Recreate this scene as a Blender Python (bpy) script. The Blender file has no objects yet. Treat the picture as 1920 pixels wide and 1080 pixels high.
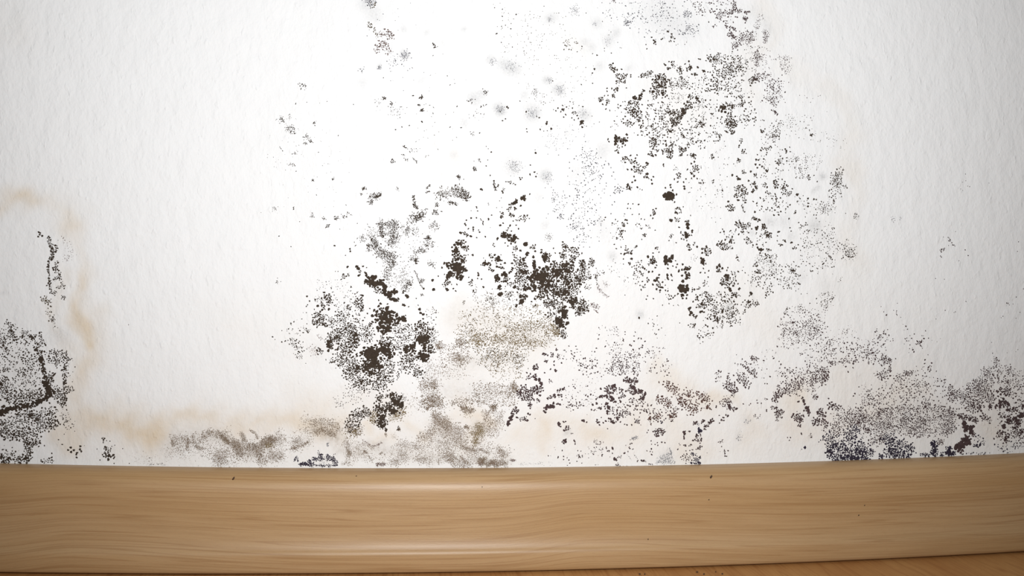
import bpy, math, random
import numpy as np
from mathutils import Matrix, Vector

# ------------------------------------------------------------------ camera
scene = bpy.context.scene
COL = scene.collection
CAM_D, CAM_Z = 0.590, 0.1640          # metres from the wall, metres above the floor
YAW, ROLL, PITCH = 5.77, 0.53, 0.0    # degrees
LENS = 35.0
cam_data = bpy.data.cameras.new('camera')
cam_data.sensor_width = 36.0
cam_data.lens = LENS
cam_data.clip_start = 0.01
cam = bpy.data.objects.new('camera', cam_data)
COL.objects.link(cam)
R_CAM = (Matrix.Rotation(math.radians(-YAW), 3, 'Z') @ Matrix.Rotation(math.radians(90 + PITCH), 3, 'X')
         @ Matrix.Rotation(math.radians(ROLL), 3, 'Z'))
CAM_X = -CAM_D * math.tan(math.radians(YAW))
cam.matrix_world = Matrix.Translation((CAM_X, -CAM_D, CAM_Z)) @ R_CAM.to_4x4()
scene.camera = cam
F_PX = 1920 * LENS / 36.0
RC = np.array(R_CAM)
CC = np.array([CAM_X, -CAM_D, CAM_Z])

def wall_point(px, py):
    """point of the photograph -> the place on the wall (y = 0) it shows: x, z, metres per pixel"""
    px, py = np.broadcast_arrays(np.asarray(px, float), np.asarray(py, float))
    d = np.stack([(px - 960) / F_PX, -(py - 540) / F_PX, -np.ones_like(px)], -1) @ RC.T
    t = CAM_D / d[..., 1]
    return CC[0] + d[..., 0] * t, CC[2] + d[..., 2] * t, t / F_PX

def pixel_of(x, y, z):
    v = (np.stack([x, y, z], -1) - CC) @ RC
    return 960 + F_PX * v[..., 0] / -v[..., 2], 540 - F_PX * v[..., 1] / -v[..., 2]

# ------------------------------------------------------------------ world, light, exposure
world = bpy.data.worlds.new('room_light')
scene.world = world
world.use_nodes = True
bg = world.node_tree.nodes['Background']
bg.inputs[0].default_value = (1.0, 0.985, 0.98, 1)
bg.inputs[1].default_value = 0.15

fl = bpy.data.lights.new('camera_flash', 'SPOT')     # the photographer's flash beside the lens
fl.energy = 17.0
fl.color = (0.985, 0.99, 1.0)
fl.shadow_soft_size = 0.012
fl.spot_size = math.radians(97)
fl.spot_blend = 1.0
flo = bpy.data.objects.new('camera_flash', fl)
COL.objects.link(flo)
FLASH = Vector((CAM_X + 0.03, -CAM_D - 0.0, CAM_Z + 0.075))
flo.location = FLASH
flo.rotation_euler = (Vector((0.0, 0, 0.295)) - FLASH).to_track_quat('-Z', 'Y').to_euler()

scene.view_settings.view_transform = 'Standard'
scene.view_settings.look = 'None'
scene.view_settings.exposure = 0.0
scene.view_settings.gamma = 1.0
scene.view_settings.use_curve_mapping = False

# ------------------------------------------------------------------ helpers
def mesh_object(name, verts, faces, mat, smooth=True):
    me = bpy.data.meshes.new(name)
    me.from_pydata([tuple(v) for v in verts], [], faces)
    me.update()
    if smooth:
        me.polygons.foreach_set('use_smooth', [True] * len(me.polygons))
    me.materials.append(mat)
    o = bpy.data.objects.new(name, me)
    COL.objects.link(o)
    return o

def new_mat(name, rough=0.8):
    m = bpy.data.materials.new(name)
    m.use_nodes = True
    nt = m.node_tree
    b = nt.nodes['Principled BSDF']
    b.inputs['Roughness'].default_value = rough
    return m, nt, b

def nd(nt, t, **kw):
    n = nt.nodes.new(t)
    for k, v in kw.items():
        if k in n.inputs.keys() if isinstance(k, str) else False:
            n.inputs[k].default_value = v
        else:
            setattr(n, k, v)
    return n

def math_node(nt, op, a, b=None):
    n = nt.nodes.new('ShaderNodeMath'); n.operation = op
    for i, v in enumerate((a, b)):
        if v is None: continue
        if isinstance(v, (int, float)): n.inputs[i].default_value = v
        else: nt.links.new(v, n.inputs[i])
    return n.outputs[0]

def mix_col(nt, fac, a, b, mode='MIX'):
    n = nt.nodes.new('ShaderNodeMix'); n.data_type = 'RGBA'; n.blend_type = mode
    for s, v in ((n.inputs[0], fac), (n.inputs[6], a), (n.inputs[7], b)):
        if isinstance(v, (int, float)): s.default_value = v
        elif isinstance(v, tuple): s.default_value = (*v, 1)
        else: nt.links.new(v, s)
    return n.outputs[2]

def noise(nt, vec, scale, detail=3, rough=0.5):
    n = nt.nodes.new('ShaderNodeTexNoise')
    n.inputs['Scale'].default_value = scale
    n.inputs['Detail'].default_value = detail
    n.inputs['Roughness'].default_value = rough
    nt.links.new(vec, n.inputs['Vector'])
    return n.outputs['Fac']

def mapped(nt, vec, scale, rot=(0, 0, 0)):
    n = nt.nodes.new('ShaderNodeMapping')
    n.inputs['Scale'].default_value = scale
    n.inputs['Rotation'].default_value = rot
    nt.links.new(vec, n.inputs['Vector'])
    return n.outputs[0]

def ramp(nt, fac, p0, p1, c0=(0, 0, 0), c1=(1, 1, 1)):
    n = nt.nodes.new('ShaderNodeValToRGB')
    n.color_ramp.elements[0].position = p0; n.color_ramp.elements[0].color = (*c0, 1)
    n.color_ramp.elements[1].position = p1; n.color_ramp.elements[1].color = (*c1, 1)
    nt.links.new(fac, n.inputs[0])
    return n.outputs[0]

def lin(*c):
    return tuple(((v / 255) / 12.92 if v / 255 <= 0.04045 else ((v / 255 + 0.055) / 1.055) ** 2.4) for v in c)

# ------------------------------------------------------------------ how the skirting and floor sag
def sag(x):
    """old floor: it dips a few millimetres towards the middle of this stretch"""
    x = np.clip(np.asarray(x, float), -0.42, 0.42)
    return SAG * (x - SAG_X) ** 2 - SAG_0
SAG, SAG_X, SAG_0 = 0.0603, 0.0, 0.001

# ------------------------------------------------------------------ wall with its damp stains
AMBER = [  # strength, width px, points px
 (.42, 20, 0,385, 40,380), (.22, 24, 40,375, 110,375, 140,420), (.20, 16, 138,400, 150,470, 155,530),
 (.30, 16, 155,520, 150,580, 160,640), (.34, 14, 152,575, 158,640), (.22, 26, 190,600, 175,680, 160,720),
 (.20, 16, 110,500, 105,600, 120,650), (.30, 26, 150,680, 145,750, 170,800), (.34, 30, 130,790, 200,795, 270,805),
 (.30, 18, 100,800, 140,835), (.30, 26, 240,800, 290,815), (.22, 26, 290,790, 400,790, 520,790, 620,790),
 (.26, 14, 330,775, 380,780), (.22, 18, 430,790, 560,800, 640,800), (.16, 30, 560,760, 680,745, 740,770),
 (.32, 8, 680,800, 685,815), (.20, 10, 700,830, 740,825), (.24, 8, 762,790, 790,815), (.16, 16, 800,800, 900,780, 880,830),
 (.16, 34, 860,600, 960,620, 1000,640), (.12, 40, 860,700, 950,680), (.2, 18, 860,750, 900,790),
 (.20, 26, 970,800, 1060,800, 1100,810), (.22, 12, 1010,795, 1015,840), (.22, 24, 1110,800, 1180,805), (.16, 34, 1210,770, 1290,820, 1300,850),
 (.26, 22, 1230,700, 1330,750), (.26, 14, 1345,745, 1380,755), (.16, 22, 1400,790, 1400,820), (.20, 24, 1500,740, 1470,770),
 (.14, 26, 1490,800, 1560,810), (.14, 34, 1500,720, 1620,700, 1700,710), (.14, 24, 1600,760, 1740,740),
 (.10, 34, 1840,760, 1900,720), (.14, 20, 1850,800, 1870,830), (.12, 20, 1440,0, 1450,50, 1430,90), (.10, 24, 1480,120, 1510,150),
 (.13, 22, 1560,170, 1600,250, 1600,330), (.11, 22, 1595,330, 1605,420, 1600,480), (.08, 18, 815,250, 822,300, 820,340),
 (.10, 12, 857,280, 862,320), (.08, 40, 1250,170, 1300,200), (.07, 20, 1070,90, 1080,100), (.06, 60, 1560,450, 1580,560),
 (.10, 50, 1400,560, 1440,600), (.14, 80, 250,840, 700,840, 1300,830, 1900,800), (.05, 120, 1100,640, 1700,640), (.07, 60, 440,600, 560,660), (.07, 40, 20,60), (.10, 20, 1250,235), (.10, 30, 1400,100, 1410,180)]
GREY = [  # soft grey mould bloom: strength, radius px, x, y
 (.30,11,1032,36), (.26,9,920,112), (.34,15,962,128), (.22,12,945,120), (.55,12,935,204), (.42,15,997,210), (.30,13,890,188), (.24,8,905,175),
 (.40,8,1028,150), (.40,12,1048,170), (.40,12,1094,215), (.26,9,1118,42), (.30,11,1140,73), (.26,8,1155,60), (.22,8,1094,78), (.22,8,1108,88), (.22,10,1126,124),
 (.22,7,1178,128), (.40,9,758,102), (.34,5,712,126), (.22,6,757,54), (.22,5,799,60), (.26,5,870,56), (.25,14,690,6), (.2,14,702,30), (.3,6,733,66), (.42,12,1024,331),
 (.24,18,962,308), (.20,9,1022,424), (.22,14,1133,280), (.50,6,1543,331), (.40,4,1533,352), (.34,4,1525,358), (.40,7,1202,590), (.45,8,1367,577),
 (.30,10,1443,414), (.20,12,1470,414), (.34,11,1530,424), (.24,8,1486,441), (.20,7,1545,446), (.28,6,1412,438), (.30,12,1250,858), (.34,7,1063,812),
 (.14,40,1240,30), (.12,30,1280,50), (.12,24,1080,330), (.10,20,1130,430), (.2,6,1126,412), (.24,6,1080,425), (.12,16,1420,25), (.14,14,1438,50),
 (.18,8,1400,790), (.15,8,1385,820), (.22,8,1148,480), (.12,10,1150,475), (.2,18,112,625), (.22,5,7,550), (.12,16,1550,540), (.13,10,1500,520), (.18,8,852,292),
 (.2,3,831,79), (.15,9,683,155), (.12,10,795,150), (.2,10,870,232), (.22,8,985,178), (.15,9,1064,250), (.13,12,1010,370)]
BROWN = [  # strength, width, points: brownish veil under the fine brown mould
 (.24, 22, 320,830, 400,820), (.46, 12, 445,830, 470,845, 500,835), (.3, 8, 425,820, 445,832), (.26, 9, 405,815, 425,825), (.20, 14, 590,800, 620,812), (.22, 9, 500,825, 515,830),
 (.12, 24, 860,590, 950,610, 1020,640), (.34, 14, 815,790, 830,800, 840,830), (.5, 8, 897,800, 900,812), (.3, 14, 590,800, 630,815), (.3, 10, 640,840, 750,850, 830,860), (.20, 16, 860,690, 930,670), (.42, 7, 905,866, 925,869), (.2, 10, 870,860, 950,860),
 (.26, 8, 560,835, 575,828), (.26, 5, 690,830, 705,837, 718,830), (.3, 5, 712,870, 718,872), (.22, 8, 670,840, 675,850), (.18, 20, 830,730, 920,740), (.15, 24, 30,680, 80,740),
 (.2, 6, 960,862), (.16, 30, 1650,780, 1760,780), (.12, 12, 1128,533), (.12, 14, 590,655), (.14, 30, 880,830), (.14, 20, 800,840)]

def build_wall():
    pxs = np.arange(-40, 1961, 4.0); pys = np.arange(-40, 960, 4.0)
    x0, _, _ = wall_point(-40, 500); x1, _, _ = wall_point(1960, 500)
    _, za, _ = wall_point(960, -60)
    xs = np.concatenate([[-1.6, -0.8], np.arange(x0 - .01, x1 + .01, 0.0013), [0.8, 1.6]])
    zs = np.concatenate([[-0.02], np.arange(0.03, za + 0.015, 0.0013), [0.6, 1.3]])
    X, Z = np.meshgrid(xs, zs)
    P, Q = pixel_of(X, np.zeros_like(X), Z)
    inside = (P > -60) & (P < 1980) & (Q > -60) & (Q < 960)
    rng = np.random.default_rng(4)
    # wandering outline for the stains
    wx = 9 * np.sin(Q / 23 + 1.3) + 6 * np.sin(P / 17 + Q / 31) + 4 * np.sin(Q / 9 - P / 13)
    wy = 8 * np.sin(P / 27 + .4) + 6 * np.sin(Q / 19 - P / 29 + 2) + 4 * np.sin(P / 8 + Q / 11)
    def field(items, wob):
        A = np.zeros_like(P)
        for it in items:
            s, w, pts = it[0], it[1], it[2:]
            pp = [(pts[i], pts[i + 1]) for i in range(0, len(pts), 2)]
            if len(pp) == 1: pp = pp * 2
            best = np.full_like(P, 1e9)
            U, V = P + wx * wob * min(1, w / 16), Q + wy * wob * min(1, w / 16)
            for (ax, ay), (bx, by) in zip(pp[:-1], pp[1:]):
                dx, dy = bx - ax, by - ay
                t = np.clip(((U - ax) * dx + (V - ay) * dy) / (dx * dx + dy * dy + 1e-9), 0, 1)
                best = np.minimum(best, (U - ax - t * dx) ** 2 + (V - ay - t * dy) ** 2)
            A = A + s * .8 * np.exp(-best / (w * w))
        return np.where(inside, np.clip(A, 0, 1), 0)
    a = field(AMBER, 1.0)
    g = field([(s, r, x, y) for s, r, x, y in GREY], 0.35)
    b = field(BROWN, 0.6)
    nz, nx = X.shape
    verts = np.stack([X.ravel(), np.zeros(X.size), Z.ravel()], -1)
    idx = np.arange(X.size).reshape(nz, nx)
    q = np.stack([idx[:-1, :-1], idx[:-1, 1:], idx[1:, 1:], idx[1:, :-1]], -1).reshape(-1, 4)
    me = bpy.data.meshes.new('wall_back')
    me.vertices.add(len(verts)); me.vertices.foreach_set('co', verts.ravel())
    me.loops.add(q.size); me.loops.foreach_set('vertex_index', q.ravel().astype(np.int32))
    me.polygons.add(len(q)); me.polygons.foreach_set('loop_start', np.arange(0, q.size, 4, dtype=np.int32))
    me.update(calc_edges=True); me.validate()
    at = me.color_attributes.new('stain', 'FLOAT_COLOR', 'POINT')
    at.data.foreach_set('color', np.stack([a.ravel(), g.ravel(), b.ravel(), np.ones(a.size)], -1).ravel())

    m, nt, bsdf = new_mat('painted_woodchip_paper', 0.9)
    bsdf.inputs['Specular IOR Level'].default_value = 0.15
    tc = nd(nt, 'ShaderNodeTexCoord').outputs['Object']
    atn = nd(nt, 'ShaderNodeAttribute', attribute_name='stain')
    sep = nt.nodes.new('ShaderNodeSeparateColor'); nt.links.new(atn.outputs['Color'], sep.inputs[0])
    n1 = noise(nt, mapped(nt, tc, (1, 1, 1.0)), 55, 5, .62)
    n2 = noise(nt, mapped(nt, tc, (1.2, 1, 1.0)), 420, 3, .6)
    n3 = noise(nt, tc, 900, 2, .6)
    paint = mix_col(nt, n1, WALL_A, WALL_B)
    fa = math_node(nt, 'MULTIPLY', sep.outputs[0], math_node(nt, 'ADD', math_node(nt, 'MULTIPLY', n1, 1.6), 0.2))
    fg = math_node(nt, 'MULTIPLY', sep.outputs[1], math_node(nt, 'ADD', math_node(nt, 'MULTIPLY', ramp(nt, n3, .35, .65), .8), 0.45))
    fb = math_node(nt, 'MULTIPLY', sep.outputs[2], math_node(nt, 'ADD', math_node(nt, 'MULTIPLY', ramp(nt, n2, .35, .65), .9), 0.35))
    c = mix_col(nt, fa, paint, lin(204, 182, 146))
    c = mix_col(nt, fb, c, lin(128, 112, 88))
    c = mix_col(nt, fg, c, lin(96, 98, 100))
    nt.links.new(c, bsdf.inputs['Base Color'])
    # relief of the paper: soft vertical swellings, finer grain and a few chips
    b1 = noise(nt, mapped(nt, tc, (1.5, 1, .85), (0, .35, 0)), 78, 3.5, .58)
    b2 = noise(nt, mapped(nt, tc, (1.3, 1, 1.0)), 330, 3, .6)
    chips = ramp(nt, noise(nt, mapped(nt, tc, (1.4, 1, .8), (0, .3, 0)), 190, 2, .5), .60, .72)
    h = math_node(nt, 'ADD', b1, math_node(nt, 'MULTIPLY', b2, .22))
    h = math_node(nt, 'ADD', h, math_node(nt, 'MULTIPLY', chips, .14))
    bp = nt.nodes.new('ShaderNodeBump')
    bp.inputs['Strength'].default_value = 1.0
    bp.inputs['Distance'].default_value = WALL_BUMP
    nt.links.new(h, bp.inputs['Height']); nt.links.new(bp.outputs[0], bsdf.inputs['Normal'])
    me.materials.append(m)
    o = bpy.data.objects.new('wall_back', me); COL.objects.link(o)
    o['kind'] = 'structure'
    o['label'] = 'white painted woodchip wall with yellow damp stains, behind the black mould'
    return o
WALL_A, WALL_B, WALL_BUMP = lin(226, 227, 227), lin(232, 233, 233), 0.0012

# ------------------------------------------------------------------ wood
def wood_mat(name, base, line, dark, along, rough, line_scale=420):
    m, nt, bsdf = new_mat(name, rough)
    uv = nd(nt, 'ShaderNodeTexCoord').outputs['UV']
    broad = noise(nt, mapped(nt, uv, (1.0 * along, 34, 1)), 1.0, 3, .55)
    fine = noise(nt, mapped(nt, uv, (6 * along, line_scale, 1)), 1.0, 3, .6)
    rings = noise(nt, mapped(nt, uv, (.9 * along, 210, 1)), 1.0, 1.5, .4)
    # thin darker growth lines where the ring noise crosses fixed levels
    w = nt.nodes.new('ShaderNodeMath'); w.operation = 'PINGPONG'
    nt.links.new(math_node(nt, 'MULTIPLY', rings, 8.0), w.inputs[0]); w.inputs[1].default_value = 0.5
    ln = ramp(nt, w.outputs[0], 0.0, 0.16, (1, 1, 1), (0, 0, 0))
    pores = noise(nt, mapped(nt, uv, (260, 1500, 1)), 1.0, 2, .6)
    c = mix_col(nt, ramp(nt, broad, .35, .68), base, dark)
    c = mix_col(nt, math_node(nt, 'MULTIPLY', ramp(nt, fine, .42, .72), .30), c, line)
    c = mix_col(nt, math_node(nt, 'MULTIPLY', ln, .44), c, line)
    c = mix_col(nt, math_node(nt, 'MULTIPLY', ramp(nt, pores, .55, .8), .22), c, line)
    nt.links.new(c, bsdf.inputs['Base Color'])
    bp = nt.nodes.new('ShaderNodeBump'); bp.inputs['Distance'].default_value = 0.00003
    nt.links.new(pores, bp.inputs['Height']); nt.links.new(bp.outputs[0], bsdf.inputs['Normal'])
    return m, bsdf

def set_uv(o, fn):
    me = o.data
    uvl = me.uv_layers.new(name='UVMap')
    for lp in me.loops:
        uvl.data[lp.index].uv = fn(me.vertices[lp.vertex_index].index)

def build_skirting():
    prof = [(0, 59.6), (3, 59.5), (6.5, 58.9), (9.5, 57.6), (11.8, 55.6), (13.2, 53.2), (14.0, 50.6), (14.35, 48), (14.5, 44),
            (14.6, 38), (14.7, 32), (14.9, 26), (15.3, 21), (15.9, 17.5), (16.6, 15.1), (17.2, 14.0), (17.7, 13.1), (18.0, 12.0), (18.05, 10.5),
            (17.9, 7), (17.6, 3.6), (17.2, 1.9), (16.2, 1.0), (14, 0.6), (0, 0.6)]
    prof = [(-y / 1000, z / 1000 * .974) for y, z in prof]
    arc = [0.0]
    for a, b in zip(prof[:-1], prof[1:]): arc.append(arc[-1] + math.hypot(a[0] - b[0], a[1] - b[1]))
    xs = np.concatenate([np.linspace(-1.6, -.45, 12), np.linspace(-.44, .44, 221), np.linspace(.45, 1.6, 12)])
    verts, uvs, faces = [], [], []
    xb = [float(wall_point(p, 960)[0]) for p in (165, 1100)] + [float(wall_point(2035, 960)[0])]
    for x in xs:
        s = float(sag(x))
        bulge = sum(0.0062 * math.exp(-((x - b) / (0.034 if x < b else 0.095)) ** 2) for b in xb)
        for (y, z), a in zip(prof, arc):
            verts.append((x, y, z + s)); uvs.append((x, a + bulge * math.exp(-((a - .048) / .042) ** 2)))
    n = len(prof)
    for i in range(len(xs) - 1):
        for j in range(n - 1):
            a = i * n + j
            faces.append((a, a + 1, a + n + 1, a + n))
    faces.append(tuple(range(n - 1, -1, -1))); faces.append(tuple((len(xs) - 1) * n + k for k in range(n)))
    m, bsdf = wood_mat('maple_foil', lin(*SK_BASE), lin(*SK_LINE), lin(*SK_DARK), 3.0, 0.40)
    bsdf.inputs['Specular IOR Level'].default_value = 0.34
    o = mesh_object('baseboard_back', verts, faces, m)
    set_uv(o, lambda i: uvs[i])
    o['kind'] = 'structure'
    o['label'] = 'pale maple skirting board with rounded top edge, below the mouldy wall'
    return o
SK_BASE, SK_LINE, SK_DARK = (180, 149, 110), (142, 104, 64), (171, 137, 94)

def build_floor():
    xs = np.concatenate([np.linspace(-1.6, -.45, 12), np.linspace(-.44, .44, 89), np.linspace(.45, 1.6, 12)])
    ys = [0.02, -0.02, -0.05, -0.1, -0.3, -0.7, -1.5]
    verts = [(x, y, float(sag(x))) for x in xs for y in ys]
    n = len(ys)
    faces = [(i * n + j, i * n + j + 1, (i + 1) * n + j + 1, (i + 1) * n + j) for i in range(len(xs) - 1) for j in range(n - 1)]
    m, bsdf = wood_mat('beech_parquet', lin(196, 148, 92), lin(150, 92, 46), lin(180, 126, 72), 6.0, 0.4, 260)
    # joints between the parquet strips, 65 mm apart
    nt = m.node_tree
    o = mesh_object('floor', verts, faces, m)
    set_uv(o, lambda i: (verts[i][1], verts[i][0] * 0.55))
    o['kind'] = 'structure'
    o['label'] = 'warm beech floor with grain running towards the skirting board'
    return o

# ------------------------------------------------------------------ mould
TINT = {'k': (50, 42, 36), 'n': (34, 32, 54), 'p': (66, 52, 56), 'o': (106, 90, 60), 'b': (106, 91, 76), 'g': (98, 100, 108), 'd': (78, 68, 52), 'r': (84, 62, 58)}

def mould_material():
    m, nt, bsdf = new_mat('mould', 0.95)
    bsdf.inputs['Specular IOR Level'].default_value = 0.1
    at = nd(nt, 'ShaderNodeAttribute', attribute_name='tint')
    tc = nd(nt, 'ShaderNodeTexCoord').outputs['Object']
    n = noise(nt, tc, 1400, 2, .6)
    c = mix_col(nt, math_node(nt, 'MULTIPLY', n, .35), at.outputs['Color'], lin(96, 84, 70))
    nt.links.new(c, bsdf.inputs['Base Color'])
    return m

def top_of_skirting(px):
    """pixel row of the line where the skirting meets the wall"""
    x, z, _ = wall_point(px, 870)
    return pixel_of(x, np.zeros_like(x), 0.05805 + sag(x))[1]

class Patch:
    def __init__(self, name, seed):
        self.name = name; self.rng = random.Random(seed); self.b = []      # x px, y px, r px, stretch, angle, tint
        self.grid = {}; self.T = (0, 0, 1); self.el = 1.0; self.c = 'k'; self.thick = False
    def px(self, x, y): return self.T[0] + x / self.T[2], self.T[1] + y / self.T[2]
    def free(self, x, y, r):
        k = 6.0; gx, gy = int(x // k), int(y // k)
        for i in (-1, 0, 1):
            for j in (-1, 0, 1):
                for (u, v, q) in self.grid.get((gx + i, gy + j), ()):
                    if (u - x) ** 2 + (v - y) ** 2 < ((0.86 if self.el <= 1 else .62) * (q + r)) ** 2: return False
        return True
    def put(self, x, y, r, stretch=None, ang=None):
        if not (-15 < x < 1935 and -15 < y < 900): return
        R = self.rng
        if stretch is None:
            stretch = 1 + abs(R.gauss(0, .25)) if self.el <= 1 else max(1.0, R.gauss(self.el, .5))
        self.b.append((x, y, r, stretch, R.uniform(0, math.pi) if ang is None else ang, self.c))
        self.grid.setdefault((int(x // 6), int(y // 6)), []).append((x, y, r))
    def size(self, r):
        q = r / self.T[2]
        r = r * ((.80 if self.c in 'bk' else .86) if q < 1.2 else .84 - .15 * min(1, (q - 1.2) / .4) + (.10 * min(1, (q - 2.2) / .8) if q > 2.2 else 0))
        return r / self.T[2] * min(1.6, max(.5, math.exp(self.rng.gauss(0, .28))))
    def add(self, gen, n, r):
        R = self.rng
        if r / self.T[2] > 2.4: n, r = n * 1.4, r * .86      # thick crusts are made of many small heads
        if self.c == 'b': n = n * 1.4
        if self.thick: n = n * 1.45
        if self.c == 'o': n = n * .9
        for _ in range(int(n)):
            rr = self.size(r)
            for k in range(5):
                x, y = gen()
                if self.free(x, y, rr): self.put(x, y, rr); break
            else:
                if R.random() < (.32 if rr > 2.6 else .12): self.put(x, y, rr)
    def run(self, text):
        R = self.rng
        for raw in text.replace(';', '\n').split('\n'):
            t = raw.split()
            if not t: continue
            op = t[0]
            if op == 'c': self.c = t[1]; continue
            v = [float(q) for q in t[1:]]
            if op == 'T': self.T = (v[0], v[1], v[2])
            elif op == 'e': self.el = v[0]
            elif op == 'b':
                for i in range(1, len(v) - 1, 2):
                    x, y = self.px(v[i], v[i + 1]); r = .84 * v[0] / self.T[2] * R.uniform(.88, 1.12)
                    self.put(x, y, r)
                    if v[0] / self.T[2] > 2.0:
                        for _ in range(2):
                            a = R.uniform(0, 6.28); self.put(x + math.cos(a) * r * .6, y + math.sin(a) * r * .6, r * .6)
            elif op == 's':
                n, r, w = v[:3]; pts = [self.px(v[i], v[i + 1]) for i in range(3, len(v) - 1, 2)]; w /= self.T[2]
                if len(pts) == 1: pts = pts * 2
                L = [math.hypot(b[0] - a[0], b[1] - a[1]) + 1e-6 for a, b in zip(pts[:-1], pts[1:])]; tot = sum(L)
                def gen():
                    q = R.uniform(0, tot); i = 0
                    while i < len(L) - 1 and q > L[i]: q -= L[i]; i += 1
                    f = min(1, q / L[i]); a, b = pts[i], pts[i + 1]
                    return a[0] + (b[0] - a[0]) * f + R.gauss(0, w * .85), a[1] + (b[1] - a[1]) * f + R.gauss(0, w * .85)
                self.add(gen, n, r)
            elif op == 'p':
                n, r = v[:2]; P = [self.px(v[i], v[i + 1]) for i in range(2, len(v) - 1, 2)]
                xa, xb = min(p[0] for p in P), max(p[0] for p in P); ya, yb = min(p[1] for p in P), max(p[1] for p in P)
                def inside(x, y):
                    c = False; j = len(P) - 1
                    for i in range(len(P)):
                        if (P[i][1] > y) != (P[j][1] > y) and x < (P[j][0] - P[i][0]) * (y - P[i][1]) / (P[j][1] - P[i][1] + 1e-9) + P[i][0]: c = not c
                        j = i
                    return c
                area = (xb - xa) * (yb - ya)
                mothers = []
                for _ in range(max(3, int(n / 7))):
                    for _k in range(20):
                        x, y = R.uniform(xa, xb), R.uniform(ya, yb)
                        if inside(x, y): break
                    mothers.append((x, y))
                sp = 1.6 + .28 * math.sqrt(area / max(3, n / 7))
                def gen():
                    if R.random() < .55:
                        m = R.choice(mothers); return m[0] + R.gauss(0, sp), m[1] + R.gauss(0, sp)
                    for _k in range(20):
                        x, y = R.uniform(xa, xb), R.uniform(ya, yb)
                        if inside(x, y): break
                    return x, y
                self.add(gen, n, r)
    def build(self, mat, label, kind=None):
        A = [q for q in self.b]
        arr = np.array([q[:5] for q in A]); tint = np.array([lin(*TINT[q[5]]) for q in A])
        keep = arr[:, 1] - 2 < top_of_skirting(arr[:, 0])
        arr, tint = arr[keep], tint[keep]
        rng = np.random.default_rng(self.rng.randrange(1 << 30))
        V, Fs, Cs, base = [], [], [], 0
        for small in (True, False):
            sel = (arr[:, 2] < 1.15) == small
            a, ti = arr[sel], tint[sel]
            if not len(a): continue
            n = 6 if small else 11
            x, z, s = wall_point(a[:, 0], a[:, 1])
            r = a[:, 2] * s; st = a[:, 3]; an = a[:, 4]
            th = np.linspace(0, 2 * math.pi, n, endpoint=False)[None, :]
            ph = rng.uniform(0, 6.28, (len(a), 3))
            amp = np.array([.17, .12, .08])
            rad = 1 + sum(amp[k] * np.sin((k + 2) * th + ph[:, k:k + 1]) for k in range(3)) * (1.0 if not small else .6)
            rad = rad * r[:, None]
            ux = rad * np.cos(th) * np.sqrt(st)[:, None]; uz = rad * np.sin(th) / np.sqrt(st)[:, None]
            ca, sa = np.cos(an)[:, None], np.sin(an)[:, None]
            ox, oz = ux * ca - uz * sa, ux * sa + uz * ca
            h = np.clip(r * .30, 0.00008, 0.00035)[:, None]
            rings = [(1.0, 0.12), (.62, .8)]
            parts = [np.stack([x[:, None] + ox * k, -h * hh + 0 * ox, z[:, None] + oz * k], -1) for k, hh in rings]
            top = np.stack([x, -h[:, 0], z], -1)[:, None, :]
            vv = np.concatenate(parts + [top], 1)                       # blobs, 2n+1, 3
            m = 2 * n + 1
            V.append(vv.reshape(-1, 3))
            j = np.arange(n); k = (j + 1) % n
            t1 = np.concatenate([np.stack([j, k, n + k], -1), np.stack([j, n + k, n + j], -1), np.stack([n + j, n + k, 2 * n + 0 * j], -1)])
            off = base + np.arange(len(a))[:, None, None] * m
            Fs.append((t1[None] + off).reshape(-1, 3))
            jit = rng.uniform(.8, 1.25, (len(a), 1)) * (1 + np.clip(1.2 - a[:, 2:3], 0, .7) * .6)
            Cs.append(np.repeat(ti * jit, m, 0)); base += len(a) * m
        V = np.concatenate(V); Fa = np.concatenate(Fs).astype(np.int32); Cc = np.concatenate(Cs)
        org = V.mean(0); org[1] = 0; V = V - org
        me = bpy.data.meshes.new(self.name)
        me.vertices.add(len(V)); me.vertices.foreach_set('co', V.ravel())
        me.loops.add(Fa.size); me.loops.foreach_set('vertex_index', Fa.ravel())
        me.polygons.add(len(Fa)); me.polygons.foreach_set('loop_start', np.arange(0, Fa.size, 3, dtype=np.int32))
        me.update(calc_edges=True)
        me.polygons.foreach_set('use_smooth', [True] * len(me.polygons))
        at = me.color_attributes.new('tint', 'FLOAT_COLOR', 'POINT')
        at.data.foreach_set('color', np.concatenate([Cc, np.ones((len(Cc), 1))], 1).ravel())
        me.materials.append(mat)
        o = bpy.data.objects.new(self.name, me); COL.objects.link(o)
        o.location = org
        o['label'] = label; o['category'] = 'mould'; o['group'] = 'mould patches on the wall'
        if kind: o['kind'] = kind
        print('PATCH', label, len(arr))
        return o

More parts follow.
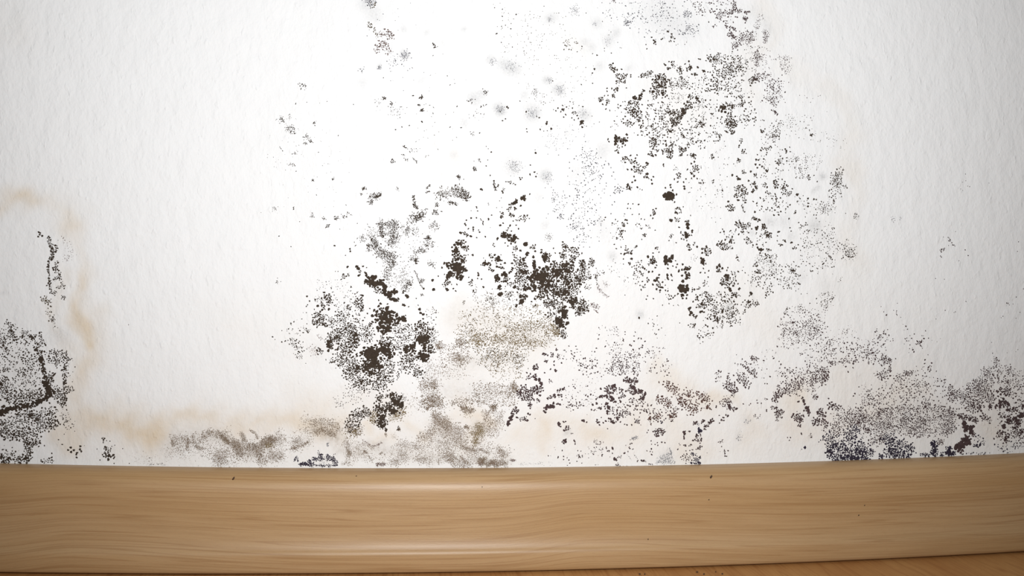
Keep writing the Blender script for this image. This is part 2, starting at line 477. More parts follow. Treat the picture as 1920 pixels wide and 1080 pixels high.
PATCHES = []
PATCH_TEXT = """
@black mould ring on the wall at the left edge, just above the skirting
T 0 580 3.6
p 300 6 0 90 60 110 250 170 270 300 290 500 250 560 0 600
s 90 12 8 245 260 280 340 300 430 320 500 340 560
s 60 13 10 300 490 320 540 355 570
s 150 12 9 0 690 80 668 160 655 240 640 310 595 350 565
s 40 12 10 0 700 40 690
s 90 9 24 60 600 170 590 270 570
s 26 9 10 65 120 75 160 105 195
s 16 8 10 10 220 30 265
s 18 8 8 200 180 235 200 ; s 26 7 10 270 170 290 220 240 260
s 10 7 6 150 185 190 155 ; s 16 5 10 40 90 100 120
s 50 7 18 330 290 440 310 440 360 ; s 30 6 20 340 330 400 360
s 60 8 9 440 380 440 460 435 540 440 580 425 650
s 12 6 10 460 530 490 545 ; s 20 8 12 350 440 320 500
s 55 7 20 370 540 420 620 ; s 60 8 22 170 700 260 740 ; s 50 9 7 180 715 260 730
s 12 8 10 30 410 ; s 50 8 22 20 500 30 570 ; s 20 10 8 10 500
p 150 7 0 740 380 650 380 780 0 820
s 45 8 18 270 800 380 770 ; s 120 8 24 0 830 100 840 240 840
s 45 10 13 170 900 250 905 ; s 40 9 13 180 900 200 980
s 34 10 12 100 1020 170 1010 200 1000
s 26 10 10 0 990 30 1030 60 1020
p 16 6 20 940 140 980 120 1020 30 1000
s 16 6 9 280 1025 360 1020
s 30 4 28 420 690 480 820 ; s 8 4 20 460 350 490 480 ; b 6 395 880 420 912 350 972 300 920
@thin vertical black mould streak on the wall near the left edge
T 0 320 3.6
b 8 262 415 268 432 258 445 285 440 270 420
s 44 9 7 328 455 340 500 355 540 350 600
s 16 7 4 350 500 375 505 385 525 370 545
s 26 7 4 330 600 328 640 325 680
s 44 8 4 328 690 335 750 342 805
s 20 7 7 380 610 375 650 370 690
s 20 6 6 395 680 405 710 360 740
s 16 5 6 400 720 415 760 430 780 390 790
s 14 7 8 345 820 380 825 ; s 10 6 8 425 855
c d ; s 26 6 15 290 860 325 890 ; s 14 4 15 310 940 350 1000
c k ; s 6 6 6 358 1003 ; s 8 3 10 360 1020 370 1050 ; b 3 392 470 316 775 ; b 6 316 775 318 650
c r ; s 18 2.5 20 400 420 480 560 ; s 14 2.5 14 430 600 470 580 ; b 3 452 600 392 470
@small loose ring of black mould dots beside the left ring, near the skirting
T 0 580 3.6
b 9 460 950 477 933 480 962 520 968 ; b 8 543 925 540 945 517 1000 498 950 548 958 515 980 ; b 3 570 920
@small dense group of black mould dots between the left ring and the grey-brown band
T 0 580 3.6
s 9 7 8 700 880 ; s 16 9 11 715 930 735 960 ; s 30 10 10 705 975 740 995 760 990
b 5 775 917 828 940 742 890 675 1017 770 1040 873 1040 755 925 655 943
@row of tiny dark mould specks right on the skirting edge at the lower left
T 0 580 3.6
b 4 1008 1003 ; T 240 700 5.684 ; s 24 4 7 230 972 390 966 ; b 4 545 980 750 985
@grey-brown furry mould band above the skirting, left of the blue-black spots
T 240 700 5.684
c b
e 1.9
s 130 4 30 480 690 620 690 640 800
s 60 4.5 12 470 700 480 770
s 130 4.5 15 695 660 700 740 750 800 810 800
s 80 4.5 12 640 700 630 800
s 260 4.5 26 760 720 850 640 960 640 1020 660 1060 720
s 130 5 12 990 660 1030 700 1070 740
s 330 5 28 1130 740 1180 810 1200 870
s 330 5 30 1270 790 1390 800 1400 880
s 230 5 20 1420 760 1480 700 1560 710
s 90 4.5 14 1210 640 1240 720 ; s 50 4.5 9 1300 610 1360 640 1385 700
s 140 4 36 950 810 1080 860 ; s 170 4.5 34 930 900 1000 900 980 960
s 100 4.5 28 1500 880 1620 900 ; s 60 4 28 1580 640 1650 740 ; s 40 4.5 16 1740 800 1800 790
s 90 3.6 55 420 840 650 850 ; s 90 4 30 1400 900 1450 950 ; s 50 3 40 60 900 300 920 ; s 60 3 30 900 970 1180 970
c o ; s 140 5 20 1450 740 1530 760 ; s 50 4 12 1010 700 1060 720
T 500 770 6 ; c b
s 230 4.5 32 520 150 620 120 740 150 810 200
s 220 4.5 26 540 250 640 210 760 270
s 90 4.5 9 290 430 400 390 470 350 ; s 80 4 28 300 330 380 370
s 120 4.5 26 0 370 60 330 ; s 40 4 34 130 230 200 330 ; s 110 4.2 36 60 480 180 520 ; s 40 4 40 420 90 460 110
T 240 700 5.684 ; c b
p 420 4.2 460 700 700 620 1060 600 1150 720 1560 680 1620 960 1000 960 700 860 480 860
T 500 770 6
p 330 4 0 340 260 280 480 90 800 100 840 260 560 300 480 400 250 460 0 520
@blue-black mould spots touching the skirting left of centre
T 500 770 6
c n
e 1.5
s 26 7 7 318 560 325 525 345 540 355 570 ; s 110 9 11 370 605 440 600 520 605 ; s 60 7 8 540 615 790 620
s 36 8 18 600 500 620 560 ; s 28 8 10 680 500 690 540 ; s 50 8 15 740 530 780 600
s 26 7 12 520 550 560 540 ; s 20 7 10 480 570 ; b 7 580 450 590 465 575 475 770 487 755 492
c g ; s 14 5 12 685 380 ; s 26 3.5 30 640 560
@brown furry mould field spreading over the wall above the middle of the skirting
T 500 770 6
c b
e 1.9
s 130 4.5 24 900 180 1000 250 1060 200 ; s 60 4 22 880 340 920 400 ; s 70 4.5 14 910 430 930 490
c r ; s 60 4 5 1070 325 1110 350 1150 375 1200 400 1250 385 1300 355 ; c b ; s 40 4 10 1080 370 1200 410
s 40 4.5 8 1100 455 1130 480 ; s 40 4 14 900 520 950 480 ; s 26 4 5 1140 500 1180 560 1210 540 ; s 20 4 6 1270 490 1300 470
c r ; s 60 6 9 1240 605 1330 600 ; c b ; s 40 4 20 860 580 940 600
s 130 4 30 1400 590 1500 560 ; s 26 5 10 1490 210 ; s 14 5 10 1340 270 ; s 20 3.5 25 1440 290
c o ; s 90 4.5 28 1380 90 1500 70 ; s 40 4 20 1190 120 ; c b
s 110 4 36 1500 370 1570 400 ; s 150 4.2 36 1620 400 1750 420
s 250 4.5 36 1720 330 1850 250 1880 170 ; s 120 4.2 30 1680 540 1800 560 ; s 110 4.2 34 1500 480 1560 540
T 800 770 6
s 420 4.8 30 90 40 130 130 220 130 240 200 ; s 60 4 24 50 230 30 330 10 440
s 330 4.3 42 150 220 300 230 400 260 ; s 60 5 10 425 200 450 175 470 205
c o ; s 330 5 28 580 170 610 240 530 280 ; s 130 5 18 545 320 550 380 ; s 40 4 30 430 20 500 50 ; c b
p 420 4.2 620 0 880 0 850 150 800 290 690 290 640 200
s 170 4.8 18 390 400 480 440 560 450 ; s 70 4.5 12 590 430 700 480 ; s 220 4.5 34 200 500 300 540
s 50 4 6 225 570 260 550 300 575 ; s 240 5 20 590 570 650 560 ; s 240 5 18 690 600 760 580 790 610
s 130 4.5 24 820 440 870 500 ; s 120 4.5 24 820 580 890 600 ; s 180 4.2 26 300 600 500 610 ; s 60 4.5 9 380 520 480 600
s 160 4.2 40 300 330 420 330 ; s 120 4 40 120 360 250 420 ; s 40 3 4 133 540 135 610
c r ; s 40 5 8 950 555 990 560 ; s 100 5 14 610 590 ; s 90 5 12 740 590 ; c g ; s 50 3 12 1040 600 1400 590
T 780 600 4.5 ; c b
s 300 4.6 34 90 700 150 660 200 720 ; s 40 5 5 95 760 110 720 ; s 110 4.5 14 390 740 430 760 ; s 60 4.5 14 465 760
s 120 4.2 30 300 700 500 680 ; s 70 5 14 655 740 ; s 26 4.5 3 590 830 620 770 650 740 ; s 60 4.5 16 150 550 ; s 50 3.8 30 60 560
T 500 600 4.5 ; s 150 3.6 40 1330 540 1420 540 ; s 60 3.4 50 1300 640 1240 740 ; s 90 3.4 50 1380 370 1400 440
T 500 770 6 ; c b ; e 1.9
p 330 4 860 200 1060 230 1100 330 1300 480 1500 330 1560 600 1300 610 1050 560 860 610
T 800 770 6
p 800 4.2 60 0 200 0 260 150 420 170 640 160 860 60 800 300 640 330 900 430 930 600 0 610 0 480 60 300
@olive-brown speckled mould patch in the middle, between two black clusters
T 780 400 4.5
c o
e 1.9
p 900 4.0 400 820 700 780 1000 800 1150 850 1190 1080 330 1080 350 950
s 220 4.6 28 800 980 1060 940 1130 1000 ; s 260 4.5 30 420 1060 700 1040 1000 1060
c d ; p 190 3.4 450 700 850 650 1100 780 600 820 ; p 180 4 420 850 1140 860 1160 1070 400 1060
s 26 3 5 400 760 410 740 ; s 26 4 10 640 770 655 750 ; s 40 4 40 620 700
c o ; s 120 5 18 1160 960 1190 1020 ; s 30 4 10 985 790 1030 780
T 780 600 4.5
p 520 4.2 450 160 1100 160 900 330 900 440 860 520 700 520 560 380
s 220 4.8 24 640 180 900 190 1090 200 ; s 120 4.8 30 480 160 560 170 ; c d ; s 200 4.6 42 560 330 800 290 900 340 ; p 120 4 450 200 1060 200 850 480 560 400 ; c o
c b ; p 260 4 170 190 450 200 460 400 200 400 ; s 90 4.5 22 320 300 400 340 ; s 60 4.5 20 190 220 ; s 60 4.5 24 370 190
p 420 4 470 520 850 540 830 730 640 720 520 720 ; s 110 4.6 14 820 550 840 590 ; s 40 4 30 800 620 ; p 120 3.2 30 350 300 400 500 480 200 480
@large black mould cluster left of centre with a diagonal bar on top
T 500 400 4.5
b 10 573 273 ; b 10 703 300 705 320 ; b 6 665 355 ; b 13 683 452
s 14 13 4 762 445 775 475 787 500 ; b 11 775 525 785 520 ; b 10 813 447 ; b 6 843 458 205 281 104 192
s 14 8 8 635 540 655 525 ; s 7 7 8 690 520 ; b 5 580 490 602 490
s 22 12 5 830 490 850 540 ; s 20 14 9 840 575 ; s 90 17 12 870 570 900 600 930 600 975 580 ; s 40 16 7 905 545 ; s 40 16 8 990 600 990 650
s 90 15 11 960 660 1030 680 1090 660 ; s 30 15 7 1020 700 1070 733 1112 735 ; s 20 7 10 930 655 ; s 10 14 5 890 620 950 630
b 15 1190 703 1178 695 ; b 12 1150 772 1163 777 ; b 7 1198 788 1278 775 1262 718 ; s 10 7 8 1150 665
s 40 12 7 800 690 800 760 805 820 ; s 16 11 12 765 730 770 800 ; b 8 945 733 ; b 11 962 762 ; b 8 1020 765 870 803 ; b 9 850 845 ; b 6 827 880
b 11 340 700 ; b 9 362 740 ; b 7 335 785 345 772 ; b 9 410 728 ; b 13 430 782 ; b 4 308 838 ; b 6 335 838 402 810 ; b 4 447 638 545 640
s 40 11 18 500 700 530 740 ; s 22 12 8 465 760 485 810 ; b 12 525 808 ; s 40 11 16 410 860 480 880 ; s 40 12 14 410 920 480 900 ; s 14 11 10 485 940 ; b 9 425 960
b 8 655 755 683 775 545 630 712 622 ; b 6 555 665 570 690 ; s 14 8 10 695 805 ; s 8 4 15 675 690
s 150 17 26 940 850 1030 850 1050 900 950 900 ; s 70 15 11 1090 900 1130 890 1160 890 ; s 80 17 13 940 960 1030 970 980 1005 ; b 13 1015 805 1075 838 1035 830
s 14 11 5 860 950 895 915 ; s 14 9 8 840 970 ; b 14 1290 810 1300 840 1322 852 ; b 9 1320 890 ; b 8 1172 862
s 110 12 22 1280 950 1330 970 1310 1040 ; b 13 1402 980 ; b 8 1398 1015 1410 900 ; b 13 1410 642 1400 562 ; b 10 1325 635
p 240 7 520 860 780 830 800 1000 640 1080 520 1080 ; s 50 11 18 560 1050 620 1040 ; s 70 10 22 640 990 720 960 ; s 90 12 22 700 1050 740 1010
p 60 7 800 930 900 960 900 1080 800 1080 ; s 20 11 8 850 1020 845 1060 ; p 100 7 1070 920 1260 940 1260 1080 1060 1080 ; s 20 8 8 970 1050
p 60 4.5 560 680 720 640 780 840 600 870 ; p 40 3.5 400 560 700 560 720 680 420 650 ; s 14 5 20 430 730
b 8 230 915 205 930 ; b 7 185 975 280 990 ; s 12 7 12 345 990 ; p 26 4 170 900 330 940 330 1060 170 1060 ; b 5 50 1045 70 1065
p 30 5 1340 780 1440 800 1440 960 1370 980 ; s 8 5 14 95 575
T 500 600 4.5
s 46 6.5 26 200 170 250 210 300 250 ; s 18 5 24 250 290 280 310 ; b 8 157 177 50 142
s 26 9 12 450 260 ; b 7 500 335 ; c r ; s 40 3 24 370 250 440 280 ; s 20 3 10 430 130 470 160 ; c k
s 60 13 13 525 240 540 160 ; s 80 12 26 640 230 700 230 ; s 110 13 22 730 130 740 200 ; s 60 8 30 600 130
s 130 8.5 38 590 330 740 350 ; s 120 9 36 690 420 760 380 ; s 50 13 9 765 390 755 430
s 170 18 24 850 280 900 290 ; s 120 16 24 960 240 1050 250 ; s 40 16 14 1030 300
s 150 16 26 830 390 900 380 940 360 ; s 60 14 18 850 430 930 440
s 60 12 20 960 190 1040 190 ; s 60 9 36 1000 380 1060 400
s 90 9 38 960 450 1000 500 ; s 60 12 14 780 530 870 525 ; s 80 7.5 38 720 480 820 560
s 40 8 26 920 560 990 540
s 50 15 9 1175 220 1180 270 ; s 60 15 12 1230 210 1225 270 ; s 120 17 15 1270 160 1350 160 ; s 30 15 8 1330 200 1330 240 ; s 80 18 17 1310 290 1340 320 ; s 50 12 16 1160 320 1230 330 ; s 14 13 10 1275 320
s 40 10 16 1370 230 1390 270 ; s 26 9 20 1240 400 1300 430 ; s 20 11 10 1255 460 1300 440 ; p 100 8 1080 60 1180 60 1240 470 1120 440
s 12 8 16 1110 460 ; b 9 1318 490 ; p 50 4 650 560 880 560 860 680 700 680 ; s 30 4 30 560 680 640 720
p 60 5 1350 60 1440 60 1420 160 1380 200 ; s 14 4 30 700 630 ; s 16 8 10 1150 400
@compact black mould clump just below the large cluster left of centre
T 500 600 4.5
s 110 13 18 1060 640 1100 690 1130 720 ; s 90 16 10 1070 680 1135 720 ; s 40 9 18 950 660 ; s 16 9 8 1020 640
s 110 13 18 930 730 980 760 1060 760 ; s 40 14 12 1050 760 1090 770 ; s 120 14 18 965 810 975 890 ; s 24 12 16 1030 720
s 110 9 26 740 810 800 800 ; s 40 9 16 840 760 830 800 ; s 15 11 8 872 790 ; s 60 8 22 690 870 750 880 ; s 10 11 7 695 945
c o ; e 1.8 ; s 90 5 22 900 850 900 790 ; s 80 5 24 1090 800 1150 770 ; s 60 5 28 700 940 760 940 ; c k ; s 30 4 18 1150 640 1150 670
s 8 8 8 1110 920 ; b 6 1295 955
@fine squiggly black mould patch above the large cluster left of centre
T 500 400 4.5
e 2.3
s 120 5.2 15 960 70 965 120 970 190 ; s 130 5.2 22 1020 100 1080 80 1060 170 ; s 60 5 16 1030 170 1100 200
s 100 5 20 905 220 920 280 ; s 220 5 28 940 320 1020 360 1070 370 ; s 90 4.6 26 1040 250 1080 230
s 30 4.4 20 780 230 820 200 ; s 24 5 8 850 270 870 275 ; s 14 5 10 860 310 ; s 130 4.6 22 1060 400 1030 460 1010 540 ; s 40 5 6 1068 390 1070 440
s 50 4.2 40 860 150 930 190 ; s 80 4.2 28 1140 130 1190 150 1270 150 ; s 30 5 8 1185 180 1195 110 ; s 60 5 14 1215 70 1260 40 1320 20
s 50 4.6 26 1410 100 ; s 26 5.5 12 1360 205 ; s 50 4.6 20 1330 260 1410 270 ; s 60 4.6 10 1250 330 1300 310 1350 320
s 26 7 9 1262 400 ; s 30 4.6 14 1210 390 1270 350 ; s 40 4 36 1050 590 1160 600 ; s 60 5 16 1210 580 1160 630
s 44 5 2.5 1245 485 1265 510 1280 560 1295 600 1322 638 ; s 60 4 40 1130 480 1180 550 ; s 22 4.4 16 1395 430 ; s 10 4 8 1310 690
p 60 3.2 1080 400 1200 400 1200 640 1020 600 ; s 20 4 24 1150 660 1200 640 ; s 30 4 12 1310 570
b 7 750 272 ; b 5 930 415 ; s 60 3 80 1100 300 1350 300
@scattered fine black specks on the pale wall left of centre, above the squiggly mould
T 500 200 4.5
e 2.0
s 26 4 20 110 100 150 140 ; s 50 4.4 22 185 190 220 200 ; s 14 4.6 4 120 90 145 135 ; s 10 4 14 195 90 ; s 8 5 8 400 140 ; s 24 5 12 320 240 375 290 ; s 8 6 5 375 292 ; s 8 5 8 325 310
s 8 4.4 3 110 340 135 375 ; s 10 4.4 12 210 410 250 390 ; s 14 4.4 10 180 480 235 490 ; b 5 248 545 437 385 605 245 ; s 8 6 6 390 620 ; s 7 5 8 558 610 ; s 14 6 9 585 935 600 945
s 18 5 9 820 690 ; s 10 4 5 800 740 ; s 60 5 16 860 770 950 750 ; s 26 6.5 5 930 760 965 740 ; s 20 5 10 880 808 ; s 10 4.4 10 1105 692
s 34 5.6 7 1235 750 1245 800 1255 850 1275 845 ; s 10 6 4 1345 690 1380 660 ; s 10 6 4 1340 730 1380 710
s 130 5 26 1440 740 1540 720 1620 740 ; s 150 6 20 1590 700 1660 740 1690 760 ; s 26 7 8 1535 810 1600 815 ; s 80 5 22 1215 930 1280 930 1330 890 ; s 26 5 20 1420 890 ; s 20 5 10 1430 830
s 12 6 10 1620 600 ; s 5 6 2 1660 610 ; s 8 6 3 1150 330 1190 355 ; s 10 5.5 3 1225 430 1275 475 ; s 16 5 9 1045 462 1085 470 ; s 14 4 14 1200 370 1290 370 ; s 10 5 10 1140 400 1190 460
b 5 1345 415 1365 412 1340 425 1445 360 1545 175 1637 178 1260 295 1415 240 ; b 7 1310 127 ; b 6 1203 158 1088 195 1140 172
s 18 4.6 18 620 930 700 920 ; s 10 5 12 380 925 ; s 4 6 2 225 850 230 870 ; s 12 6 8 515 1010 ; s 8 5 10 480 945 ; b 5 420 745 278 970 670 830 765 985 617 1033 ; p 70 2.6 0 100 600 100 700 900 0 900 ; s 24 3 14 70 860
T 480 0 3.6
s 12 4 16 300 570 340 600 ; b 5 268 700 295 562 ; b 4 480 685 658 705 343 690 555 915 ; b 5 860 525 ; s 8 5.5 4 1200 290 1210 320 ; b 4 1225 315 1195 375 1055 458
s 10 7 7 1115 658 ; b 6 1060 646 ; s 8 6 4 1100 710 ; s 8 7 5 1110 748 1128 738 ; b 7 1120 822 ; s 10 4.5 8 870 660 ; s 12 5.5 6 915 700 ; s 34 3 28 920 740 970 760 ; b 6 1357 718 ; b 5 1198 725 1195 765 1035 848 985 857 942 875 1310 858 1385 862 1310 573
p 30 3 1050 480 1400 480 1430 950 1080 950 ; s 12 3 24 820 700
@faint grey and pinkish specks at the top edge, leftmost of the mould up there
T 480 0 3.6
c g ; s 40 4 16 740 5 790 20 ; c d ; s 22 4.6 10 765 15 795 40 ; s 16 4.6 9 755 160 780 175 ; s 12 4 10 795 200 820 240
c r ; s 44 4.2 20 830 230 870 230 920 240 ; s 40 5 15 825 310 870 300 ; s 18 4 14 890 345 ; s 12 3.5 12 810 340
c g ; s 24 3.6 26 920 410 940 390 ; s 60 3.4 16 1000 372 ; s 20 3.4 8 832 455 ; s 10 3.4 10 710 470 ; b 4 907 440 908 482 820 132 858 95 750 242
b 4 1030 360 ; p 24 2.6 760 20 1100 60 1050 560 880 560
@pale grey blooms with small specks at the upper middle of the wall
T 860 0 4.5
c k ; b 6 303 65 369 78 368 138 ; b 7 485 122 440 243 ; b 9 320 284 ; b 5.5 395 213 362 222 360 358 453 397 552 430 720 52 845 110 1075 110
c d ; p 260 3.1 340 80 900 80 1050 420 1080 860 700 900 500 700 560 500 380 450 ; s 20 4.6 14 910 330 915 400 ; s 8 5 5 980 345 1005 365 ; c k ; b 7 1040 392 ; b 6 1000 437 950 420 908 388
b 10 1145 583 ; b 8 1128 617 ; b 6 1130 453 1165 466 1130 703 1035 713 1287 447 1213 181 1288 153 ; b 10 408 902 ; b 9 418 912 570 943 370 1018 ; b 7 395 1003 352 942 ; b 8 680 993 ; b 7 658 983 ; b 11 745 1030 742 1045 ; b 7 793 683 517 853
s 30 3.6 18 640 760 650 790 ; s 12 5 10 90 850 120 850 ; s 16 5 12 215 800 235 750 ; s 6 6 4 165 910 250 875 ; s 14 4 40 150 950 ; s 26 3.4 60 700 850
c g ; s 60 3 18 350 920 ; s 60 3 26 620 950 ; s 50 3 22 860 760 ; s 26 3 12 770 680 ; s 50 3 30 450 560 ; s 30 3 24 290 520 ; s 26 3 22 1050 950 ; s 60 3 26 980 90 ; s 24 3 24 1260 340 ; s 24 3 14 770 160 ; s 14 3 10 1150 200
c k ; b 6 965 862 940 858 968 878 1015 890 1045 900
T 860 200 4.5 ; b 7 573 187 577 212 ; b 8 688 192 ; b 6 718 206 748 203 ; b 10 780 186 ; b 8 177 222 ; s 12 4 10 115 230 ; b 9 275 383 ; b 11 650 390 ; b 5 250 355 232 335 645 365 ; b 6 245 450 ; b 7 232 500 266 580 605 493
s 22 5 8 130 515 135 530 ; s 6 5 8 175 450 ; b 5 130 460 ; b 9 640 552 602 572 652 590 ; b 6 662 565 ; b 8 515 600 522 614 535 600 ; b 10 188 695 198 702 ; s 8 3 8 490 490
c g ; s 80 3 34 470 510 ; s 60 3 24 750 600 ; s 30 3 60 820 300 ; p 60 3 760 150 1150 150 1100 350 720 350
@blue-grey pinprick mould spots in the upper centre of the wall
T 860 200 4.5
c g
b 6 1035 407 1165 390 1118 375 1200 430 1240 460 1265 480 1285 515 1307 552 1292 585 1218 570 1007 572 992 417 975 440 935 470 935 518 960 543 1045 345 1043 362 920 355 843 408 1070 295
b 5.5 1245 645 1245 670 1232 695 1280 750 1200 770 1182 742 990 625 995 660 935 655 935 635 920 587 1320 612 1190 647
b 6.5 1295 828 1315 803 1125 860 1162 873 1285 903 1070 720 1008 722 1110 810 1130 785 995 790
s 24 5.4 18 1320 710 1370 690 ; p 110 4.6 1030 400 1140 360 1230 520 1200 640 1060 640 ; p 80 4.6 920 640 1200 690 1160 900 880 860 ; p 40 4.4 780 680 880 680 900 900 800 920 ; s 10 5.6 12 800 785
s 14 5 12 850 925 880 930 ; b 5 730 685 712 770 755 905 740 940 797 880 970 790 1345 655
T 1060 400 4.5
p 90 5 0 0 300 0 330 180 200 250 60 260 20 160 ; b 6 195 100 215 80 243 98 205 285 120 268 70 217 285 235 195 190 500 5 ; c k ; b 6 310 65 328 55 ; c g ; s 30 3 30 80 110
c k ; e 1.8 ; T 780 400 4.5 ; s 60 3 20 1120 200
@blue-grey dotted mould along the top edge right of centre
T 1100 0 4.5
c g
p 190 4.4 120 20 900 0 960 330 700 260 600 290 380 290 180 270
s 34 4.6 14 340 190 ; s 34 4.8 18 850 120 ; s 20 5.4 16 800 280 930 280 ; s 20 5 14 640 100 640 20 ; s 24 5 20 870 240 ; b 6.5 353 122 208 152 583 122 632 132 728 150 810 50 945 208 527 258 513 190 825 15 850 250 793 263 697 130 488 313
c p ; s 14 8 5 215 5 240 12
c k ; s 16 12 5 570 340 582 372 ; b 8 548 315 630 332 641 325 ; s 12 9 6 715 295 718 310 735 320 ; b 8 697 350 710 345 738 350 680 265 690 267 ; b 7 500 376 508 412 208 448 90 465 1030 186 ; b 4 755 380 770 372 1040 415
b 5 293 405 282 402 262 358 150 430 150 408 187 295 205 270 828 375 843 355
@brown-black mould dots at the top edge, above the wide dotted field
T 1100 0 4.5
c p
s 60 8.5 11 1245 20 1240 80 1220 105 ; s 22 8.5 7 1270 105 1300 82 ; s 26 8.5 8 1335 100 1370 102 ; s 18 9 8 1325 150 1350 165 ; s 34 6.5 16 1110 120 1130 150
s 10 7.5 4 1060 230 1090 210 ; s 10 8 4 1170 210 1180 225 ; s 18 8 9 1200 235 1260 240 ; s 44 9 11 1205 290 1250 310 ; s 130 6 28 1300 320 1390 310 ; s 36 6 16 1255 380
b 8 1237 188 1338 192 1188 118 1255 142 1270 145 1047 105 978 103 ; p 50 5.4 880 20 1050 10 1080 120 920 100 ; p 40 6 1080 10 1200 0 1200 200 1110 190
T 1340 0 4.5
s 60 4.6 12 420 260 435 300 430 350 ; s 50 5 14 355 430 355 520 ; s 30 6.5 12 350 540 380 470 ; p 40 4 360 380 480 380 460 620 400 640 ; p 90 3.8 540 470 660 480 640 640 560 600 ; s 50 7 18 340 650 440 640
s 26 7 6 320 680 370 640 ; p 110 5 440 670 600 680 560 880 380 860 ; s 40 7 14 460 830 500 870 ; s 14 7 6 480 920 520 960 530 975 ; s 16 3.4 14 350 230 ; p 12 4 650 780 860 780 840 1060 640 1060 ; s 30 3.4 20 390 130 350 230 ; b 5 625 695 717 805 575 1048
@wide field of brown-black mould dots filling the upper right of the mouldy area
T 1100 0 4.5
s 16 9 12 205 570 240 590 ; b 9 208 548 222 535 ; s 12 9 12 255 630 270 640 ; s 14 9 10 305 630 330 660 ; b 9 295 585 372 632 372 648 340 628 ; s 10 9 12 270 690 ; s 10 9 8 318 690
s 22 10 8 235 765 255 750 270 740 ; b 8 172 745 172 770 212 747 ; s 16 9.5 11 115 825 125 845 ; b 7.5 150 808 180 805 ; s 10 9 7 222 810 ; s 10 10 8 180 850 ; b 9 135 880 165 885 162 920 ; b 7 195 932 335 742 250 705
s 44 7 13 450 640 550 620 ; s 110 12 13 580 680 600 720 650 720 660 680 640 650 ; s 40 12 10 590 650 630 640 ; s 30 11 5 555 710 580 750 600 780 ; s 30 10 14 630 770 650 790 ; s 14 10 10 550 780 ; s 16 11 7 480 765 ; s 14 10 9 570 820 590 800
s 20 13 8 400 825 ; s 24 13 7 440 845 450 825 460 800 ; s 12 11 7 350 870 370 868 ; s 24 9 14 400 850 430 900 ; s 60 9 26 380 940 420 960 ; p 50 6.5 240 880 480 880 480 1080 220 1060 ; s 14 11 7 440 1010 ; s 12 11 7 460 1065 ; s 24 9 18 350 1040
b 9 655 540 665 550 ; s 10 10 7 690 578 ; b 9 695 520 ; s 14 8 12 730 550 ; s 22 11 9 793 578 ; s 24 12 8 845 590 875 575 870 550 ; b 10 862 517 ; b 8 830 540 ; b 11 937 568 ; s 14 8 12 790 610 ; s 14 9 5 800 650
s 12 12 5 890 620 935 625 ; s 14 11 6 975 595 995 600 ; b 8 945 497 958 500 ; s 44 10 12 1035 490 1050 510 1090 480 ; s 50 8 22 1080 530 1120 480
p 200 7.5 960 620 1340 540 1300 780 1000 780 ; s 40 9 15 1190 620 1220 550 ; s 20 10 9 1165 655 ; s 16 10 10 1100 690 1085 770 ; p 50 7 680 660 880 640 880 760 680 740 ; s 40 8 22 800 700 ; s 20 9 8 710 700 720 730
s 24 8 13 1290 560 ; s 30 8 14 1395 690 1410 660 ; p 70 6.5 1140 460 1300 460 1330 640 1160 620
s 24 10 11 880 820 ; s 24 12 9 930 830 945 850 ; s 12 10 6 855 860 ; b 10 822 875 ; s 36 11 11 840 910 880 890 ; s 44 14 8 805 920 825 945 ; s 50 9 12 770 940 700 950 ; s 50 11 13 760 1000 790 980 800 975 ; s 44 10 16 740 1050 760 1030 ; s 16 10 8 722 1000
p 120 7 500 860 740 860 740 1080 500 1080 ; s 10 11 7 640 1005 ; s 12 11 7 550 1060 ; s 14 6 4 670 940 700 950
p 190 7 880 780 1430 780 1430 1080 880 1080 ; s 40 15 8 1140 910 1160 900 ; s 12 11 5 1180 870 ; b 12 1115 932 1170 945 1140 940 ; s 16 9 6 1300 800 1310 840 ; s 26 9 9 1290 885 1320 880 ; s 34 9 12 1225 900 ; s 80 12 18 1210 990 1200 1050 ; s 50 12 16 1240 1050
s 24 10 13 950 1030 980 1060 ; p 50 4.4 690 780 840 790 800 870 690 870 ; p 60 4.4 1330 400 1430 400 1430 640 1340 600 ; p 60 4.4 900 640 1000 680 1000 980 900 900
T 1100 200 4.5
s 40 14 6 240 250 245 290 240 320 ; s 80 13 10 260 270 290 290 325 270 ; b 11 338 235 ; b 9 180 275 188 295 300 338 325 325 345 288 ; s 10 9 10 260 360
s 16 10 10 1200 205 1240 210 ; s 14 11 5 550 165 575 200 ; s 14 11 5 785 190 800 225 820 250 ; b 11 820 258 510 237 ; s 14 10 10 710 200 ; s 50 9.5 16 570 280 565 340 ; s 10 12 6 600 370
s 18 11 9 640 375 ; s 50 12 12 685 365 710 385 ; b 11 665 290 670 320 ; s 16 9 14 740 320 700 330 ; s 14 9 10 540 400 ; b 10 560 415 520 400 582 408 ; s 14 11 7 680 410 720 430 ; s 30 11 8 790 350 800 370 ; s 16 10 5 810 385 840 355
s 12 12 5 780 420 795 402 ; b 8 865 318 860 345 850 408 ; s 24 11 9 890 410 910 420 ; b 10 883 480 908 465 ; s 12 9 10 915 520 ; s 20 11 5 878 552 905 590 ; b 9 850 530 885 605 ; s 20 6 18 930 520
p 110 7 440 180 900 180 900 330 520 330 ; b 11 925 300 ; s 10 11 5 940 278 965 300 ; b 9 995 285 ; p 40 6 940 200 1100 200 1180 300 940 340 ; s 10 10 8 1112 240
s 14 9 12 320 440 ; b 9 370 412 425 408 345 440 412 435 ; s 26 11 9 370 470 400 465 ; s 24 9.5 13 410 500 440 500 405 545 ; b 9.5 345 530 380 530 ; s 12 10 5 480 520 510 480 ; b 9 505 472 515 490 ; s 14 8 12 455 555 ; b 13 510 568 ; s 14 10 10 490 590 520 600 ; b 10 547 618 563 592 552 650 400 590
